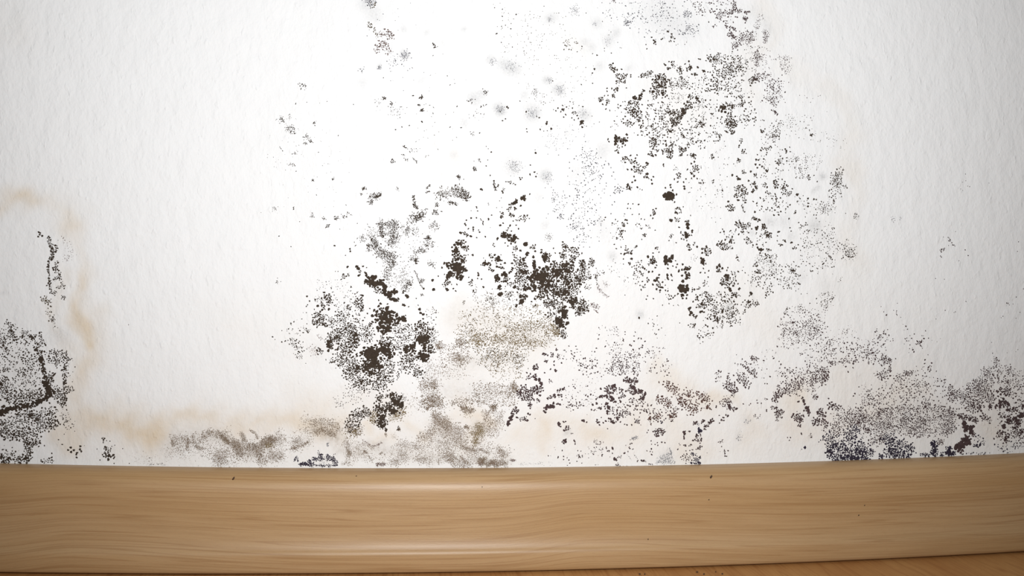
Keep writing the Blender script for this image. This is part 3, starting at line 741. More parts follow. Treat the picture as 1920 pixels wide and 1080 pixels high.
s 5 9 4 640 487 650 500 ; s 14 9 9 760 575 790 600 ; b 9 740 612 768 635 790 568 818 637 838 610 ; b 10 822 672 825 693 ; s 9 10 4 950 645 985 642 ; b 8 975 622 932 607 ; s 10 4 14 750 525
s 30 12 8 345 675 370 690 ; b 10 385 638 410 623 345 655 428 680 ; b 6 468 702 450 695
s 60 17 8 665 745 700 735 725 755 ; s 40 16 7 680 775 730 775 ; b 12 650 750 ; b 10 665 685 710 680 706 660 726 706 758 740 742 805 ; b 5 860 725 870 722
s 40 11 3.5 745 870 765 850 795 865 797 893 765 902 745 878 ; b 7 815 845 877 918 ; b 9 560 870 585 860 ; s 9 10 7 562 890 ; b 9 438 825 ; b 7 345 858 370 860 390 820 350 820 385 910 443 907
p 90 3.8 930 330 1240 330 1200 900 900 900 ; s 12 8 6 1055 400 1065 440 ; s 8 8 5 1065 620 1065 645 ; b 9 1145 707 ; b 5 1145 740 1145 762 1128 660 930 790
s 12 10 10 1325 380 ; s 10 9 6 1285 340 1300 280 ; s 12 9 11 1280 460 ; s 10 11 8 1325 555 ; b 11 1228 578 1385 548 ; s 14 10 10 1280 605 ; b 9 1425 485 1430 450 1368 625
s 80 10 16 1270 690 1330 690 1340 730 1280 750 ; s 20 11 8 1265 745 ; s 12 9 10 1330 790 ; s 26 10 12 1205 840 1220 860 ; b 10 1195 800 1235 872 ; s 12 7 5 1310 820 1320 870 1340 890 ; b 10 1418 888
T 1340 200 4.5
s 12 11 6 400 210 ; s 18 8 16 500 250 530 220 ; s 14 8.5 7 395 355 440 360 475 345 ; s 12 13 4 598 360 605 395 ; b 7 633 342 638 380 ; s 16 11 5 510 462 545 488 ; s 12 6 9 550 450 ; s 12 9.5 8 410 655 430 670 ; s 10 9 7 435 715 475 740
b 10 400 505 380 490 360 515 350 445 370 450 345 490 ; s 8 9.5 8 440 540 ; s 12 10 7 340 575 350 580 ; s 8 12 4 300 548 ; s 20 10 9 310 655 345 655 350 690 ; s 8 9 4 318 720 335 700 ; b 9 325 800 355 815 385 770 285 625
s 22 10 12 520 630 515 680 ; s 26 11 3 510 735 520 770 518 810 ; s 24 9.5 16 580 650 590 720 ; s 14 8.5 16 620 740 ; b 8 655 693 555 770 ; s 7 9 5 540 850 515 835 ; b 9 558 885 500 915 540 912 508 873 617 845 ; s 7 12 4 700 740 ; b 8 720 775 697 800 ; s 12 8.5 12 790 600 ; b 10 787 775 790 815 787 842 ; s 8 9 4 835 780 860 785
b 7 865 632 838 580 717 602 743 602 685 600 ; p 60 4.2 640 400 800 400 800 620 700 620 ; s 14 7 6 718 490 740 590 ; s 20 5 12 690 440 ; p 80 4 560 60 860 60 860 280 560 270 ; s 14 10 5 810 225 820 250 ; p 30 3.4 860 200 1000 200 1100 280 1090 380 1020 340
p 34 3.4 800 420 900 420 920 540 850 540 ; s 70 6.5 22 1030 600 1020 640 ; s 24 8.5 9 1035 640 1030 680 ; p 70 5.4 960 520 1080 520 1080 780 960 780 ; s 8 7 6 1005 795 ; s 60 4.8 34 930 860 ; p 40 4.6 700 800 1040 800 1040 900 720 900
s 26 4 14 1190 930 ; b 6 1105 900 ; p 70 5 360 100 560 100 560 340 400 340 ; p 60 6 360 380 640 340 640 600 380 600 ; p 40 6 360 780 640 780 640 900 360 900 ; s 8 11 7 680 895 ; c p ; s 10 4 12 500 260
T 860 0 4.5 ; c k
b 8 838 912 877 890 ; s 12 11 7 885 925 ; b 8 910 903 820 935 862 942 903 967 886 988 ; s 12 9 8 960 950 985 955 ; b 8 960 912 1000 975 975 1012 1010 1000 955 995 ; s 26 12 6 1030 1045 1045 1020 1050 1040 ; b 10 1043 1072 ; b 5 1125 980 1187 1030 1142 1045 1078 1065 800 925 ; b 6 1050 900
@black mould mass at the centre of the wall with a tail running down
T 860 200 4.5
s 20 9 4 295 625 300 670 320 712 ; b 9 335 660 330 672 ; s 12 8 6 380 690 370 730 ; s 14 7 6 400 635 440 640 470 650 ; b 8 478 658 ; s 40 13 6 435 825 465 815 495 785 ; s 22 13 8 545 770 ; b 9 600 738 560 750 ; s 9 11 5 525 835 ; s 12 13 5 475 858
s 12 11 6 410 870 440 852 ; s 14 10 7 375 895 358 930 ; b 7 350 888 ; b 5 360 770 345 795 320 852 365 850 250 815 253 828 105 878 ; b 7 150 845 153 855 160 880
T 780 400 4.5
b 9 412 88 420 100 465 40 510 38 425 58 ; s 16 10 3 545 50 565 70 566 95 ; s 7 12 3 485 112 488 150 ; s 7 12 3 530 135 535 168 ; b 8 442 130 ; s 24 13 6 380 165 415 165 435 190 ; b 11 465 195 458 192 ; b 8 512 205 585 197 612 55 612 45 ; b 4 627 120
s 36 13 12 350 255 395 245 ; s 70 15 13 335 310 345 360 340 390 ; s 30 13 9 390 290 435 295 ; s 36 13 12 390 370 400 410 ; s 140 16 22 330 430 370 480 350 500 ; s 30 15 6 230 415 280 440 ; b 11 220 458 ; s 40 15 10 300 505 265 540 ; s 30 14 8 400 450 420 480 ; s 26 13 6 380 520 380 565
b 14 140 565 147 642 ; s 22 11 11 245 600 270 580 ; s 8 16 4 262 643 ; b 9 345 600 315 635 335 655 ; b 7 300 600 240 515 188 530 335 245 420 355 440 350 ; b 12 478 352
b 11 525 505 526 522 ; s 12 9 10 455 570 460 610 ; b 11 568 622 ; b 8 445 540 553 555 520 550 ; s 8 8 8 500 665 ; s 12 5 10 625 715 ; s 10 4 30 480 650
s 10 12 4 690 205 693 225 ; s 18 12 4 770 150 780 125 795 95 ; s 50 14 12 740 180 780 190 ; s 50 15 13 800 230 840 200 ; b 11 710 102 ; b 8 735 83 820 65 865 130 845 100 ; s 10 9 5 720 30 735 5 ; s 22 10 8 800 12 820 25 ; s 10 8.5 12 865 60 885 30 ; s 14 8 12 930 30 920 50 ; b 7 940 15 638 15
b 8 655 255 662 280 650 268 775 275 752 250 805 150 ; s 8 17 4 925 262 ; s 14 11 8 830 290 850 300 ; b 11 880 315 ; s 10 11 8 970 290 1000 275 ; b 10 1005 320 1000 295
s 26 13 5 945 330 925 370 910 400 ; b 14 990 368 ; s 12 11 6 625 345 630 370 ; b 11 665 352 ; b 6 570 377 717 350 ; s 40 14 10 675 385 700 395 ; s 26 13 7 555 435 590 420 630 430 ; b 8 585 400 ; s 14 11 4 675 450 740 465 ; s 14 11 4 615 455 650 490 ; b 10 750 420 ; b 8 715 430 640 400 680 425
s 40 14 9 685 530 690 570 ; s 26 14 9 735 510 755 510 ; s 6 13 5 670 580 ; b 13 815 462 ; s 10 12 4 785 510 815 465 ; s 20 14 7 705 610 695 635 ; s 10 18 5 710 682 ; s 14 13 6 720 575 750 570 ; s 14 7.5 16 790 600 ; s 7 15 4 832 618 ; s 10 9 12 830 330 840 380 ; s 14 10 12 870 400
s 14 8 18 780 700 ; s 14 9 14 760 540 ; s 10 8 12 800 670 ; s 5 13 4 848 780
s 60 13 10 855 500 870 490 935 495 ; s 34 14 4 995 400 998 460 ; s 20 11 14 900 430 ; s 30 11 12 870 530 920 560 ; s 40 14 10 940 540 980 570
s 44 16 9 1070 360 1100 400 ; s 40 13 14 1080 340 1110 370 ; s 190 17 26 1000 520 1050 545 1110 500 ; s 140 15 28 1090 580 1110 620 ; s 150 15 28 1170 480 1200 520 ; s 130 14 26 1250 470 1290 460 ; s 130 14 26 1260 560 1310 590
s 150 13 28 1160 640 1190 680 ; s 150 13 26 1240 690 1290 650 ; s 120 12 24 1340 580 1390 540 ; s 110 12 11 1395 400 1405 450 1400 500 ; s 40 12 10 1170 410 1175 460 ; s 60 10 16 1250 310 1340 310 1365 350 ; s 40 10 12 1225 340 1250 370 ; s 30 10 14 1320 390
s 26 9 12 1255 285 ; s 7 11 3 1240 240 ; b 8 1175 335 1160 295 ; s 44 13 11 890 710 930 700 ; s 22 14 8 890 740 ; s 26 14 7 920 640 ; s 26 14 7 955 630 ; s 60 14 10 985 600 1000 650 ; s 34 13 8 1045 620 1045 660 ; s 34 13 10 1020 710 1090 690 ; b 9 975 745 850 730
s 70 10 16 1100 750 1170 750 ; s 16 10 10 1110 780 ; s 5 11 4 985 790 1015 778 ; s 90 14 15 1300 740 1345 745 ; s 40 13 12 1325 780 ; s 70 11 20 1400 740 1420 800 ; s 60 11 18 1380 820 ; s 110 14 13 1245 810 1260 880 ; s 120 15 15 1190 900 1235 940 ; s 16 14 6 1278 925 ; s 20 9 12 1100 855 1180 850 ; s 20 9 12 1230 990 1255 1050 ; s 20 11 8 1205 830
p 120 9 840 400 940 440 960 640 860 640 ; s 30 8 20 1340 650 ; s 40 9 30 1190 780
T 1060 400 4.5 ; s 24 6 14 175 460 200 540 ; s 24 8 8 205 540 ; s 22 7 5 245 510 265 550 268 600 ; e 2.2 ; c r ; s 40 4 9 265 620 310 670 360 710 ; s 26 3 16 340 600 ; s 40 4 14 225 770 280 800 ; s 20 5 3 240 810 275 840 ; c k ; e 1 ; s 40 8 16 170 790 150 830
s 26 8 10 215 385 240 410 ; s 20 6 12 220 430 ; s 14 5 20 290 500 ; s 14 6 20 190 620 ; T 780 600 4.5 ; s 30 8 12 1230 80 1250 150 ; b 7 1255 150 1290 220 1308 260 1255 255
@chain of black-brown mould clusters right of the central mass
T 1060 400 4.5
s 20 9.5 7 490 98 ; s 20 11 6 478 145 465 185 ; b 10 505 55 518 58 ; p 30 7 390 60 560 60 560 220 400 220 ; s 8 7.5 14 620 100 650 130 ; s 9 8 6 680 95 715 120 ; s 8 8 6 655 185 680 180 ; b 9 720 18 745 12 738 42 755 5 ; s 7 8 6 595 283 ; b 7 640 47 668 52 758 142 645 220
s 24 10 12 510 310 550 340 ; s 12 10 6 560 385 ; s 12 10 7 540 420 ; b 8 490 385 470 285 510 275 470 340 ; b 7 413 262 430 298
s 8 15 4 695 365 ; s 34 12 12 715 415 755 400 ; s 10 10 8 740 375 ; s 12 11 5 650 450 680 475 ; b 10 735 492 628 490 760 458 705 495 ; b 8 600 465 630 432 600 480 770 438
s 8 8 8 650 520 650 505 ; s 10 8 7 660 620 ; b 8 640 645 650 575 690 545 630 608 ; s 6 8 6 690 565
s 26 12 5 745 570 775 565 780 535 ; b 12 738 600 ; s 16 11 8 785 595 795 615 ; b 11 820 625 800 650 ; b 10 820 580 770 640 792 520 ; s 7 7 8 775 290 ; b 8 790 328 740 335
b 7 693 697 743 720 683 725 820 775 875 762 ; s 44 16 7 845 365 850 410 ; s 20 15 6 870 385 900 365 ; s 14 14 5 885 400 ; b 13 905 355 ; b 9 865 432 865 465 907 445 935 455 ; s 16 12 4 860 510 862 560 ; s 8 8 8 895 520 ; b 8 900 565 865 655 845 650
s 9 15 5 890 50 895 68 ; s 12 7 10 945 50 ; b 9 955 68 960 118 ; s 8 9 7 1025 68 ; s 14 14 5 1030 95 1038 130 ; s 30 14 10 1010 175 1030 190 ; b 11 1070 145 1070 158 ; s 8 10 6 975 160 ; b 8 1000 220 980 215 1025 230 1065 185 ; s 12 9 8 1045 262 1040 285 ; s 7 10 5 1050 300 ; s 6 9 4 1082 268 1088 248 ; b 11 1112 283 ; s 10 7 7 890 200 900 180 ; b 7 935 248 875 230
s 30 11 9 1180 300 1195 350 ; b 12 1190 280 1155 300 1155 335 ; s 34 16 7 1160 390 1160 420 ; s 10 9 8 1225 325 1215 310 ; b 9 1185 425 1165 465 1210 485 1140 500 1178 502 1205 538
s 6 16 3 957 487 ; b 11 985 475 985 525 ; s 30 15 7 1015 465 1045 470 ; s 40 14 6 1020 500 1025 545 ; s 20 13 5 1045 500 1045 550 ; b 13 990 577 993 570 ; b 8 930 400 ; b 11 990 430 ; b 10 945 430
s 90 17 12 970 630 1000 650 1030 640 ; b 14 970 612 1025 610 1030 625 ; s 22 13 7 985 690 ; b 11 950 680 1022 718 1028 690 990 718
s 26 11 4 1070 635 1090 645 1125 640 1130 618 ; b 9 1070 660 ; s 14 11 6 1105 700 1115 725 ; b 9 1078 745 1137 690 ; s 44 10 14 1195 700 1225 740 ; s 50 11 12 1180 760 1130 785 ; s 10 8 14 1180 600 1170 580 ; s 10 8 8 1185 670
s 30 14 5 1050 805 1058 850 ; s 8 12 5 1080 855 ; s 10 11 6 1100 875 ; b 12 1140 830 1155 828 ; p 34 7.5 1160 790 1300 790 1300 900 1180 900
s 40 11 14 1310 255 1340 290 ; s 14 11 8 1360 290 ; p 26 8 1290 130 1440 130 1440 300 1360 300 ; s 14 10 6 1405 210 1390 250 ; b 10 1410 295 ; s 34 15 7 1280 450 1300 490 ; b 11 1325 465 1300 432 ; s 44 11 18 1330 570 1380 590 ; s 40 13 8 1360 520 1370 560 ; b 12 1325 600 1310 590
p 24 7.5 1380 490 1440 490 1440 640 1360 640 ; b 15 1393 650 1387 640 ; b 11 1415 612 ; p 130 6.5 1150 680 1440 680 1440 960 1230 900 ; s 14 10 9 1090 935 1080 965 ; p 34 7.5 1020 930 1250 960 1260 1080 1140 1060
p 30 5.5 560 430 640 430 640 600 580 600 ; p 26 4 360 420 500 420 530 600 400 560 ; p 20 6.5 820 640 940 680 960 800 880 780 ; b 10 622 882 ; b 6 743 952 812 967 965 925 503 690 ; p 12 3.5 1030 370 1110 370 1110 420 ; b 11 1325 830 ; s 10 9 14 1270 900
p 14 5 730 900 800 940 780 1040 740 1020
@mould dots thinning out towards the bare wall, right of the chain of clusters
T 1340 400 4.5
s 40 11 14 200 85 215 100 260 115 ; s 14 8 12 280 95 ; s 22 12 7 325 35 350 50 375 60 ; s 14 10 7 360 125 ; s 20 10 10 405 100 420 120 ; s 10 9 8 235 160 ; s 26 10 12 270 210 290 240 ; s 24 11 11 435 165 450 190 ; s 9 10 10 465 205 465 165 ; b 9 535 157 545 155 203 177
s 10 11 4 550 265 575 265 ; s 12 10 4 585 225 605 240 ; s 8 12 4 650 245 ; s 7 10 5 665 295 680 285 ; s 14 13 6 365 300 400 305 ; b 10 383 335 355 262 ; b 7 433 245 405 265 705 265 528 232 530 190 635 122 645 150 ; p 20 7 200 120 460 120 420 300 220 280 ; s 10 9 8 460 310
s 16 9 18 440 360 490 380 ; b 8 473 410 497 438 433 358 ; p 130 4.3 350 350 520 350 520 520 400 540 ; s 6 9 8 180 360 200 405 ; s 9 10 9 345 430 ; s 16 11 9 365 495 ; b 8 350 500 385 505 ; p 70 5.5 160 430 500 430 500 680 330 640 ; s 12 9 10 480 510
s 6 15 4 205 637 ; s 14 15 6 300 680 310 668 ; s 14 14 6 285 745 290 755 ; b 10 160 610 ; s 6 13 4 132 650 ; s 20 9 14 175 690 ; s 26 8 18 280 770 360 750 ; p 90 7.5 0 700 260 740 240 900 100 980 0 940 ; s 14 12 12 20 900 ; s 10 8 20 430 680 470 660 ; p 80 5.5 520 440 720 440 720 640 540 640
s 24 11 8 650 485 670 475 ; s 16 9 9 680 520 720 530 ; s 8 9 12 630 615 ; b 7 585 635 ; p 190 4.8 720 100 1050 100 1020 480 720 480 ; s 14 7.5 5 945 330 975 370 1000 400 ; b 8 912 430 920 422 812 488 826 486 ; s 6 11 4 792 148 ; b 7 770 80 768 98 735 108 709 78 ; b 6 909 184 775 408 790 245 ; s 7 8 5 820 265
s 60 5.8 26 1130 320 1150 350 ; s 10 8 8 1125 350 ; b 7 1072 382 1055 250 ; p 34 4.6 1050 200 1160 200 1170 400 1050 400 ; s 8 4 5 1040 590 1085 520 ; b 4 995 512 ; b 5 730 680 780 677 ; b 9 627 45 ; b 6 765 30 857 42
p 60 4.6 840 690 940 660 1010 700 980 760 900 800 ; s 12 6.5 9 600 840 620 800 ; s 26 5 26 690 810 760 800
@black-purple mould field low on the wall, right of centre above the skirting
T 780 600 4.5
c p
s 22 12 7 1070 290 1110 290 ; s 12 11 7 1080 345 1110 350 ; s 12 10 8 1150 290 ; s 8 11 5 1190 250 ; s 14 7 10 1200 310 ; s 9 11 4 1180 430 ; b 9 1135 415 1165 380 1165 350 1228 362 1085 445 ; s 10 8.5 10 1140 515
s 16 11 10 990 400 1020 400 ; s 30 13 9 1000 460 1010 500 1040 500 ; s 10 10 7 965 480 930 490 ; b 9 935 445 965 455 ; s 9 14 5 1055 535 ; s 12 10 10 905 565 925 570 ; s 90 12.5 18 870 620 960 610 1040 590 ; s 20 11 8 1000 580 1060 580 ; s 60 12 16 880 650 970 650 ; s 22 11 11 965 720 ; s 10 8 10 1030 680
s 50 14 7 850 740 800 820 770 890 ; s 20 12 8 855 770 ; s 16 10 10 870 830 920 830 ; s 6 10 5 935 845 ; b 10 945 790 962 798 ; b 5 753 932 783 1056 1005 832 ; e 1 
s 20 11 7 1190 600 1250 580 ; s 22 12 6 1110 660 1170 640 ; s 14 10 10 1210 640 ; s 12 11 4 1190 700 1220 715 ; s 40 14 9 1110 740 1165 720 ; s 10 10 8 1085 740 1090 780 ; p 30 6 1180 180 1420 250 1430 480 1280 430 ; s 16 8 12 1290 720 1400 720 ; b 7 1355 340 1330 562 1320 660
s 12 14 6 1220 900 1200 870 ; s 22 12 8 1265 930 1270 900 1290 910 ; s 20 13 7 1265 1020 1240 1035 ; s 7 11 3 1335 1015 1350 1050 ; b 10 1405 850 1420 852 ; b 6 1310 958 1322 957 ; s 9 9 6 1245 858
T 800 770 6
b 10 1480 520 1540 515 1600 555 1610 590 1476 530 ; b 8 1580 530 1540 550 1690 570 1745 590 1583 615 ; s 12 10 9 1690 490 1720 520 ; b 9 1750 505 1752 520 1525 448 1735 455 1700 450 ; s 4 9 4 1850 450 1870 465 ; b 8 1885 415 1368 508 1910 410 ; b 5 1395 508 1437 415 1447 440 1820 530 1785 485
T 1060 600 4.5
b 6.5 283 65 285 125 432 60 504 100 504 122 590 102 580 135 ; b 8 278 160 490 165 488 175 580 178 262 238 248 268 337 223 415 190 617 155 640 157 672 180 ; s 6 9 4 623 242 ; b 9 572 250 545 210
p 50 4.2 340 170 500 160 480 300 380 300 ; p 170 5.4 400 280 620 250 640 460 400 460 ; s 20 8.5 9 400 395 ; p 60 6 90 310 400 340 400 480 110 460 ; p 70 5.4 620 200 860 230 900 480 700 470 ; p 30 4 280 60 480 60 480 130 320 130
s 14 9 8 580 410 570 435 ; s 7 10 4 455 460 ; b 9 210 345 ; p 30 5 0 500 90 500 100 780 0 780 ; p 60 3 100 520 280 520 230 800 100 760
s 44 13 10 335 595 370 570 410 575 ; s 24 13 7 410 545 415 600 ; s 22 13 6 350 610 400 615 ; s 26 13 6 380 650 405 655 400 680 375 685 ; s 22 14 6 285 645 320 640 ; s 8 12 6 350 640 ; s 18 13 5 345 700 370 750 ; b 12 355 770 420 690
s 40 12 9 500 510 540 510 590 520 610 520 ; s 14 12 6 590 495 ; s 44 13 9 550 550 600 600 ; s 30 13 7 540 590 580 620 ; s 30 14 7 600 610 650 600 ; s 26 14 6 620 670 650 660 680 610 ; s 16 11 10 470 580 475 600 ; s 16 12 7 465 640 510 640 ; b 10 465 690 512 600 500 635
p 44 9 180 600 480 620 470 860 220 760 ; b 12 230 715 265 705 300 745 155 850 145 848 ; s 9 14 5 270 860 280 865 ; b 9 180 862 320 867 288 885 190 645 ; s 30 13 7 435 790 460 795 435 850 ; s 22 13 6 370 835 405 860 ; s 10 12 5 540 790 545 800 ; b 8 577 800 500 880 520 885 ; s 14 7 10 600 850 620 870
p 50 8.5 480 660 700 640 700 800 500 800 ; p 26 7.5 400 700 520 700 520 800 400 800 ; b 8 560 885 465 860
c r ; s 70 10 18 780 660 870 700 ; s 50 9 18 860 560 940 600 ; s 24 9 8 870 520 860 540 ; s 44 10 15 970 680 1010 690 ; s 20 12 7 1025 625 1050 640 ; s 44 10 20 1070 750 1100 760 ; s 14 12 6 1040 740 ; p 80 8 940 600 1200 600 1250 760 1000 760 ; s 8 17 5 1200 742 ; s 44 10 18 1130 640 1200 680 ; b 9 790 525 830 520
s 34 12 12 760 820 800 810 ; s 14 12 6 710 830 ; s 16 13 7 885 810 925 810 ; s 14 11 4 910 750 930 800 ; s 7 13 3 722 875 722 888 ; c p ; s 54 12 13 760 940 820 940 ; s 14 11 8 775 975 ; p 60 7.5 700 700 960 720 940 860 700 860
s 12 13 5 1000 940 1000 960 ; b 10 1047 940 1000 985 1003 1000 ; c n ; s 30 13 7 1125 930 1140 940 ; c p ; s 16 12 7 1165 850 ; s 20 12 7 1240 840 1210 880 ; s 16 12 6 1180 920 1185 890 ; s 30 10 12 1120 960 1100 1005 1140 1010 ; s 16 11 7 1085 870 1100 860 ; c n ; s 14 3 10 1120 880 ; s 10 9 5 815 860 ; c p
b 7 700 930 690 950 ; e 2.5 ; c g ; s 26 3.4 8 600 850 ; s 44 3.4 7 560 1000 610 990 ; c p ; e 1
T 1100 770 6
b 10 220 412 222 425 178 432 175 495 172 510 290 480 ; b 14 290 418 293 430 ; s 9 11 7 250 455 ; s 30 15 6 310 540 330 560 345 530 ; s 10 11 5 350 520 385 518 ; s 14 10 6 315 610 355 605 350 620 ; b 11 430 475 422 480 ; b 8 465 460 515 435 525 430 ; b 11 478 412 485 425 ; b 10 490 375 508 368 ; b 7 440 390 490 328
s 7 16 4 730 490 ; b 12 728 430 ; b 8 678 452 715 460 740 465 ; s 16 12 5 615 550 635 565 665 570 ; b 9 570 570 578 560 ; s 14 7 5 690 600 740 605 ; b 9 730 378 770 380 800 390 795 360 725 340 ; b 11 845 355 880 360 ; s 8 12 5 1100 390 1115 395 ; s 9 12 6 1160 395 1180 380 ; b 8 1040 370 1050 385 ; b 10 1025 435 1190 440 1160 448
s 20 11 8 1250 435 1290 410 ; c n ; s 26 11 8 1180 490 1220 495 ; s 40 13 9 1220 590 1280 590 ; s 14 13 6 1270 525 ; s 16 12 6 1180 595 ; s 24 8 16 1230 550 ; c p ; p 24 7 1060 480 1160 480 1150 560 1030 560 ; b 5 1355 475 ; b 8 1480 355 ; s 7 9 4 1525 345 1528 325 ; s 8 7 4 1555 510 1550 445 ; b 5 1500 460 1520 403 1593 455
p 26 6 60 400 200 300 180 480 60 480 ; s 10 6 12 90 330 100 360 ; b 5 25 530 18 410 130 505 262 520
c g ; e 1.8 ; p 190 4.2 770 590 850 500 940 470 1000 600 ; s 26 4 4 930 420 960 480 930 500 ; c k ; s 12 3 2.5 445 490 480 520 500 560 ; s 14 3 3 530 490 570 540 ; s 14 5 3 360 622 530 630 ; s 8 3 3 90 610 130 610
@dark mould crust spreading over the lower right corner of the wall
T 1340 600 3.856
c p
p 210 4.4 480 20 760 20 800 120 820 300 700 330 620 250 480 220 ; p 60 4.6 800 130 860 150 880 300 820 320 ; p 130 5.6 880 150 1200 150 1220 300 900 330 ; s 26 6.5 16 1100 230 1150 240 ; b 8 1020 272 1005 300 1145 238 1002 315
s 18 7.5 9 275 270 300 280 ; p 26 5 330 210 480 180 480 420 360 420 ; s 24 8 5 205 330 240 350 265 380 ; s 16 8 10 280 370 290 400 ; s 50 8 18 175 420 240 460 ; s 60 8.5 16 75 480 110 480 140 510 ; s 14 8 14 30 370 10 460 ; s 14 8 9 90 410 100 450 ; s 26 8 9 130 540 155 510 ; s 40 7 20 60 600 100 580
s 22 9 8 90 630 145 650 ; s 9 8 6 90 690 ; s 6 8 5 62 720 ; b 6 33 690 35 745 ; s 6 6 5 370 575 ; p 40 5.5 130 300 360 300 330 420 180 470 ; b 7 10 632 12 622
s 46 10 12 430 580 450 545 480 530 ; s 44 8 12 460 500 500 520 540 500 ; s 70 7 20 540 480 620 450 ; s 70 8 18 700 430 740 420 ; s 50 8 14 780 430 800 400 ; s 60 7 20 740 380 800 380 ; p 160 5.8 460 340 820 330 820 480 540 540 ; s 12 7 4 450 480 470 480
s 26 6.5 12 830 310 870 310 ; s 26 6 18 920 290 960 300 ; b 7 965 375 1000 345
s 26 9 5 410 630 450 640 ; s 34 8 12 460 660 465 700 ; s 10 7 7 455 725 ; s 12 7 7 480 650 490 670 ; b 7 375 650 375 660
s 20 10 5 635 560 650 600 ; s 34 12 6 665 630 680 685 ; b 9 645 655 605 590 ; s 12 7.5 10 720 545 740 560 ; s 44 10 14 590 700 620 720 ; b 8 565 690 640 690 ; s 10 8 6 615 765 ; b 9 627 822 ; s 40 9 11 765 650 770 690 800 680 ; s 34 8 14 720 740 750 740 ; s 20 8 10 795 740 ; s 40 9 12 840 610 855 630 ; s 20 8 9 885 640 ; s 12 7 7 800 775 ; b 6 527 850 548 850 540 870 ; s 7 6.5 8 697 835
c n ; s 4 9 4 645 927 655 924 ; b 5 630 935 ; c p ; s 10 5.5 10 285 695 330 695 ; b 6 207 607 250 615 260 605 305 580 310 600 337 602 ; s 8 6.5 6 35 880 55 875 ; b 6 50 915 70 940 97 945 85 985 75 985 75 965
c g ; s 14 3 12 230 735 ; s 16 3 14 180 850 ; c p
c n ; s 90 11 10 820 940 840 980 ; s 60 10 14 860 900 870 920 ; s 170 11 11 850 1000 960 995 1100 990 ; s 170 10.5 26 1040 930 1070 960 ; s 90 9 30 950 870 1010 810 ; s 90 8.5 30 910 930 960 960 ; s 60 7.5 26 830 870 ; s 30 10 8 1130 940 1130 980 ; s 14 9 9 1020 790
c p ; s 200 6 42 900 700 950 740 1040 700 ; s 150 7 30 1010 720 1030 740 ; s 110 5.4 45 1080 540 1170 580 ; s 60 7 8 1180 690 1200 660 1230 650 ; s 170 6 46 1150 700 1200 790 ; s 80 6 18 1100 720 1050 670 ; s 40 8 12 1100 800 ; s 50 6 44 870 800 ; s 30 6 30 1150 880
T 1600 600 3.856
s 60 6.4 22 220 270 250 310 ; s 20 7 5 262 345 265 380 ; s 50 6.8 18 180 400 240 400 ; p 30 4.6 160 60 260 100 240 180 180 200 ; p 30 5.4 350 20 400 40 540 150 530 320 430 330 350 200 ; s 12 8 8 475 165 ; b 7 430 215 438 230 380 45 458 175 518 288
s 40 7 14 370 390 420 385 ; s 34 6 18 330 420 ; p 60 5.6 430 350 560 330 520 540 400 520 ; p 200 4.8 200 470 660 420 680 600 200 600 ; b 7 660 432 545 340 385 480
p 560 5.4 230 600 700 620 700 800 600 820 480 850 230 800 ; s 60 6 20 190 780 240 740 ; s 30 7 5 175 680 195 660 250 640
s 150 6.4 22 440 790 470 760 510 730 ; s 110 6 24 660 690 720 680 ; s 120 5 30 660 780 700 760 ; s 70 6.8 12 700 480 715 580 ; s 30 6 12 750 540 ; s 30 6.5 14 520 600 560 650 ; s 20 8 8 620 625 650 650 ; s 60 6 20 370 740
s 170 7 24 850 490 940 530 ; s 130 6 28 880 460 970 470 ; s 150 8.4 24 850 620 900 600 ; s 90 10 10 780 700 850 710 890 730 ; s 22 10 7 768 690 ; s 90 6 30 800 560
s 90 13 9 800 740 815 800 ; s 50 13 8 850 770 845 820 ; s 120 15 11 745 920 780 910 810 870 ; s 90 14 10 820 850 830 890 ; s 30 13 8 770 940 790 950 ; s 26 10 6 860 800 870 830
s 60 7 24 980 560 ; s 30 11 8 990 635 985 620 ; s 44 8 13 940 700 980 720 ; s 40 5 24 960 390 ; s 26 4.6 14 1030 300 ; p 150 4.8 940 340 1050 320 1230 360 1230 480 1050 480 960 440
s 44 10 13 1060 515 1100 510 1125 520 ; s 20 6.5 4 1050 400 1050 465 ; s 30 8 10 1120 450 ; s 16 7 8 1125 370 ; s 60 12 11 1050 620 1090 590 1115 615 ; s 20 12 7 1125 650 ; s 24 12 9 1225 625 ; s 30 13 8 1215 690 ; s 60 12 13 1170 720 1190 770 ; s 40 12 10 1120 700 1125 740 ; s 26 13 7 1090 770 ; s 40 9 12 1060 820 ; s 44 11 8 1115 830 1105 870 ; s 40 10 13 1175 830 1215 810 ; s 14 10 9 1160 650 ; s 14 13 7 1200 790 1225 820
p 120 7 1040 480 1230 480 1230 900 1040 860 ; c n ; p 34 6 1020 900 1234 880 1234 940 1050 955 ; s 22 9 6 870 905 915 910 ; s 20 5.4 16 900 850 935 890 ; s 16 5 5 820 965 990 960 ; b 5 780 968
s 24 10 9 130 940 125 970 ; s 90 10 20 240 840 280 880 ; s 170 10.5 20 260 950 340 960 ; s 60 10 14 340 890 380 910 ; s 50 10 12 340 985 400 985 ; s 40 8 16 410 930 ; s 30 10 8 195 980 210 990 ; s 10 7 8 150 885
s 90 12 10 580 880 590 950 ; s 60 10 7 560 960 600 970 ; s 60 7 7 490 970 550 978 ; s 110 12 10 700 930 680 965 725 970 ; s 26 7 8 640 975 ; c p ; s 40 5 12 630 880 ; s 50 7 18 210 850
T 1340 400 4.5 ; p 200 4.8 560 830 940 800 940 1000 900 1080 540 1080 ; s 20 6.5 14 690 1000 ; s 30 6.5 22 840 1000 860 980 ; s 10 7 6 665 918 ; s 26 5 30 800 940
p 40 4 950 980 1200 990 1300 1080 960 1080 ; s 12 6 10 1390 1045
@tiny isolated dark mould speck on the bare wall, away from the patches
T 1600 300 3.6
c p
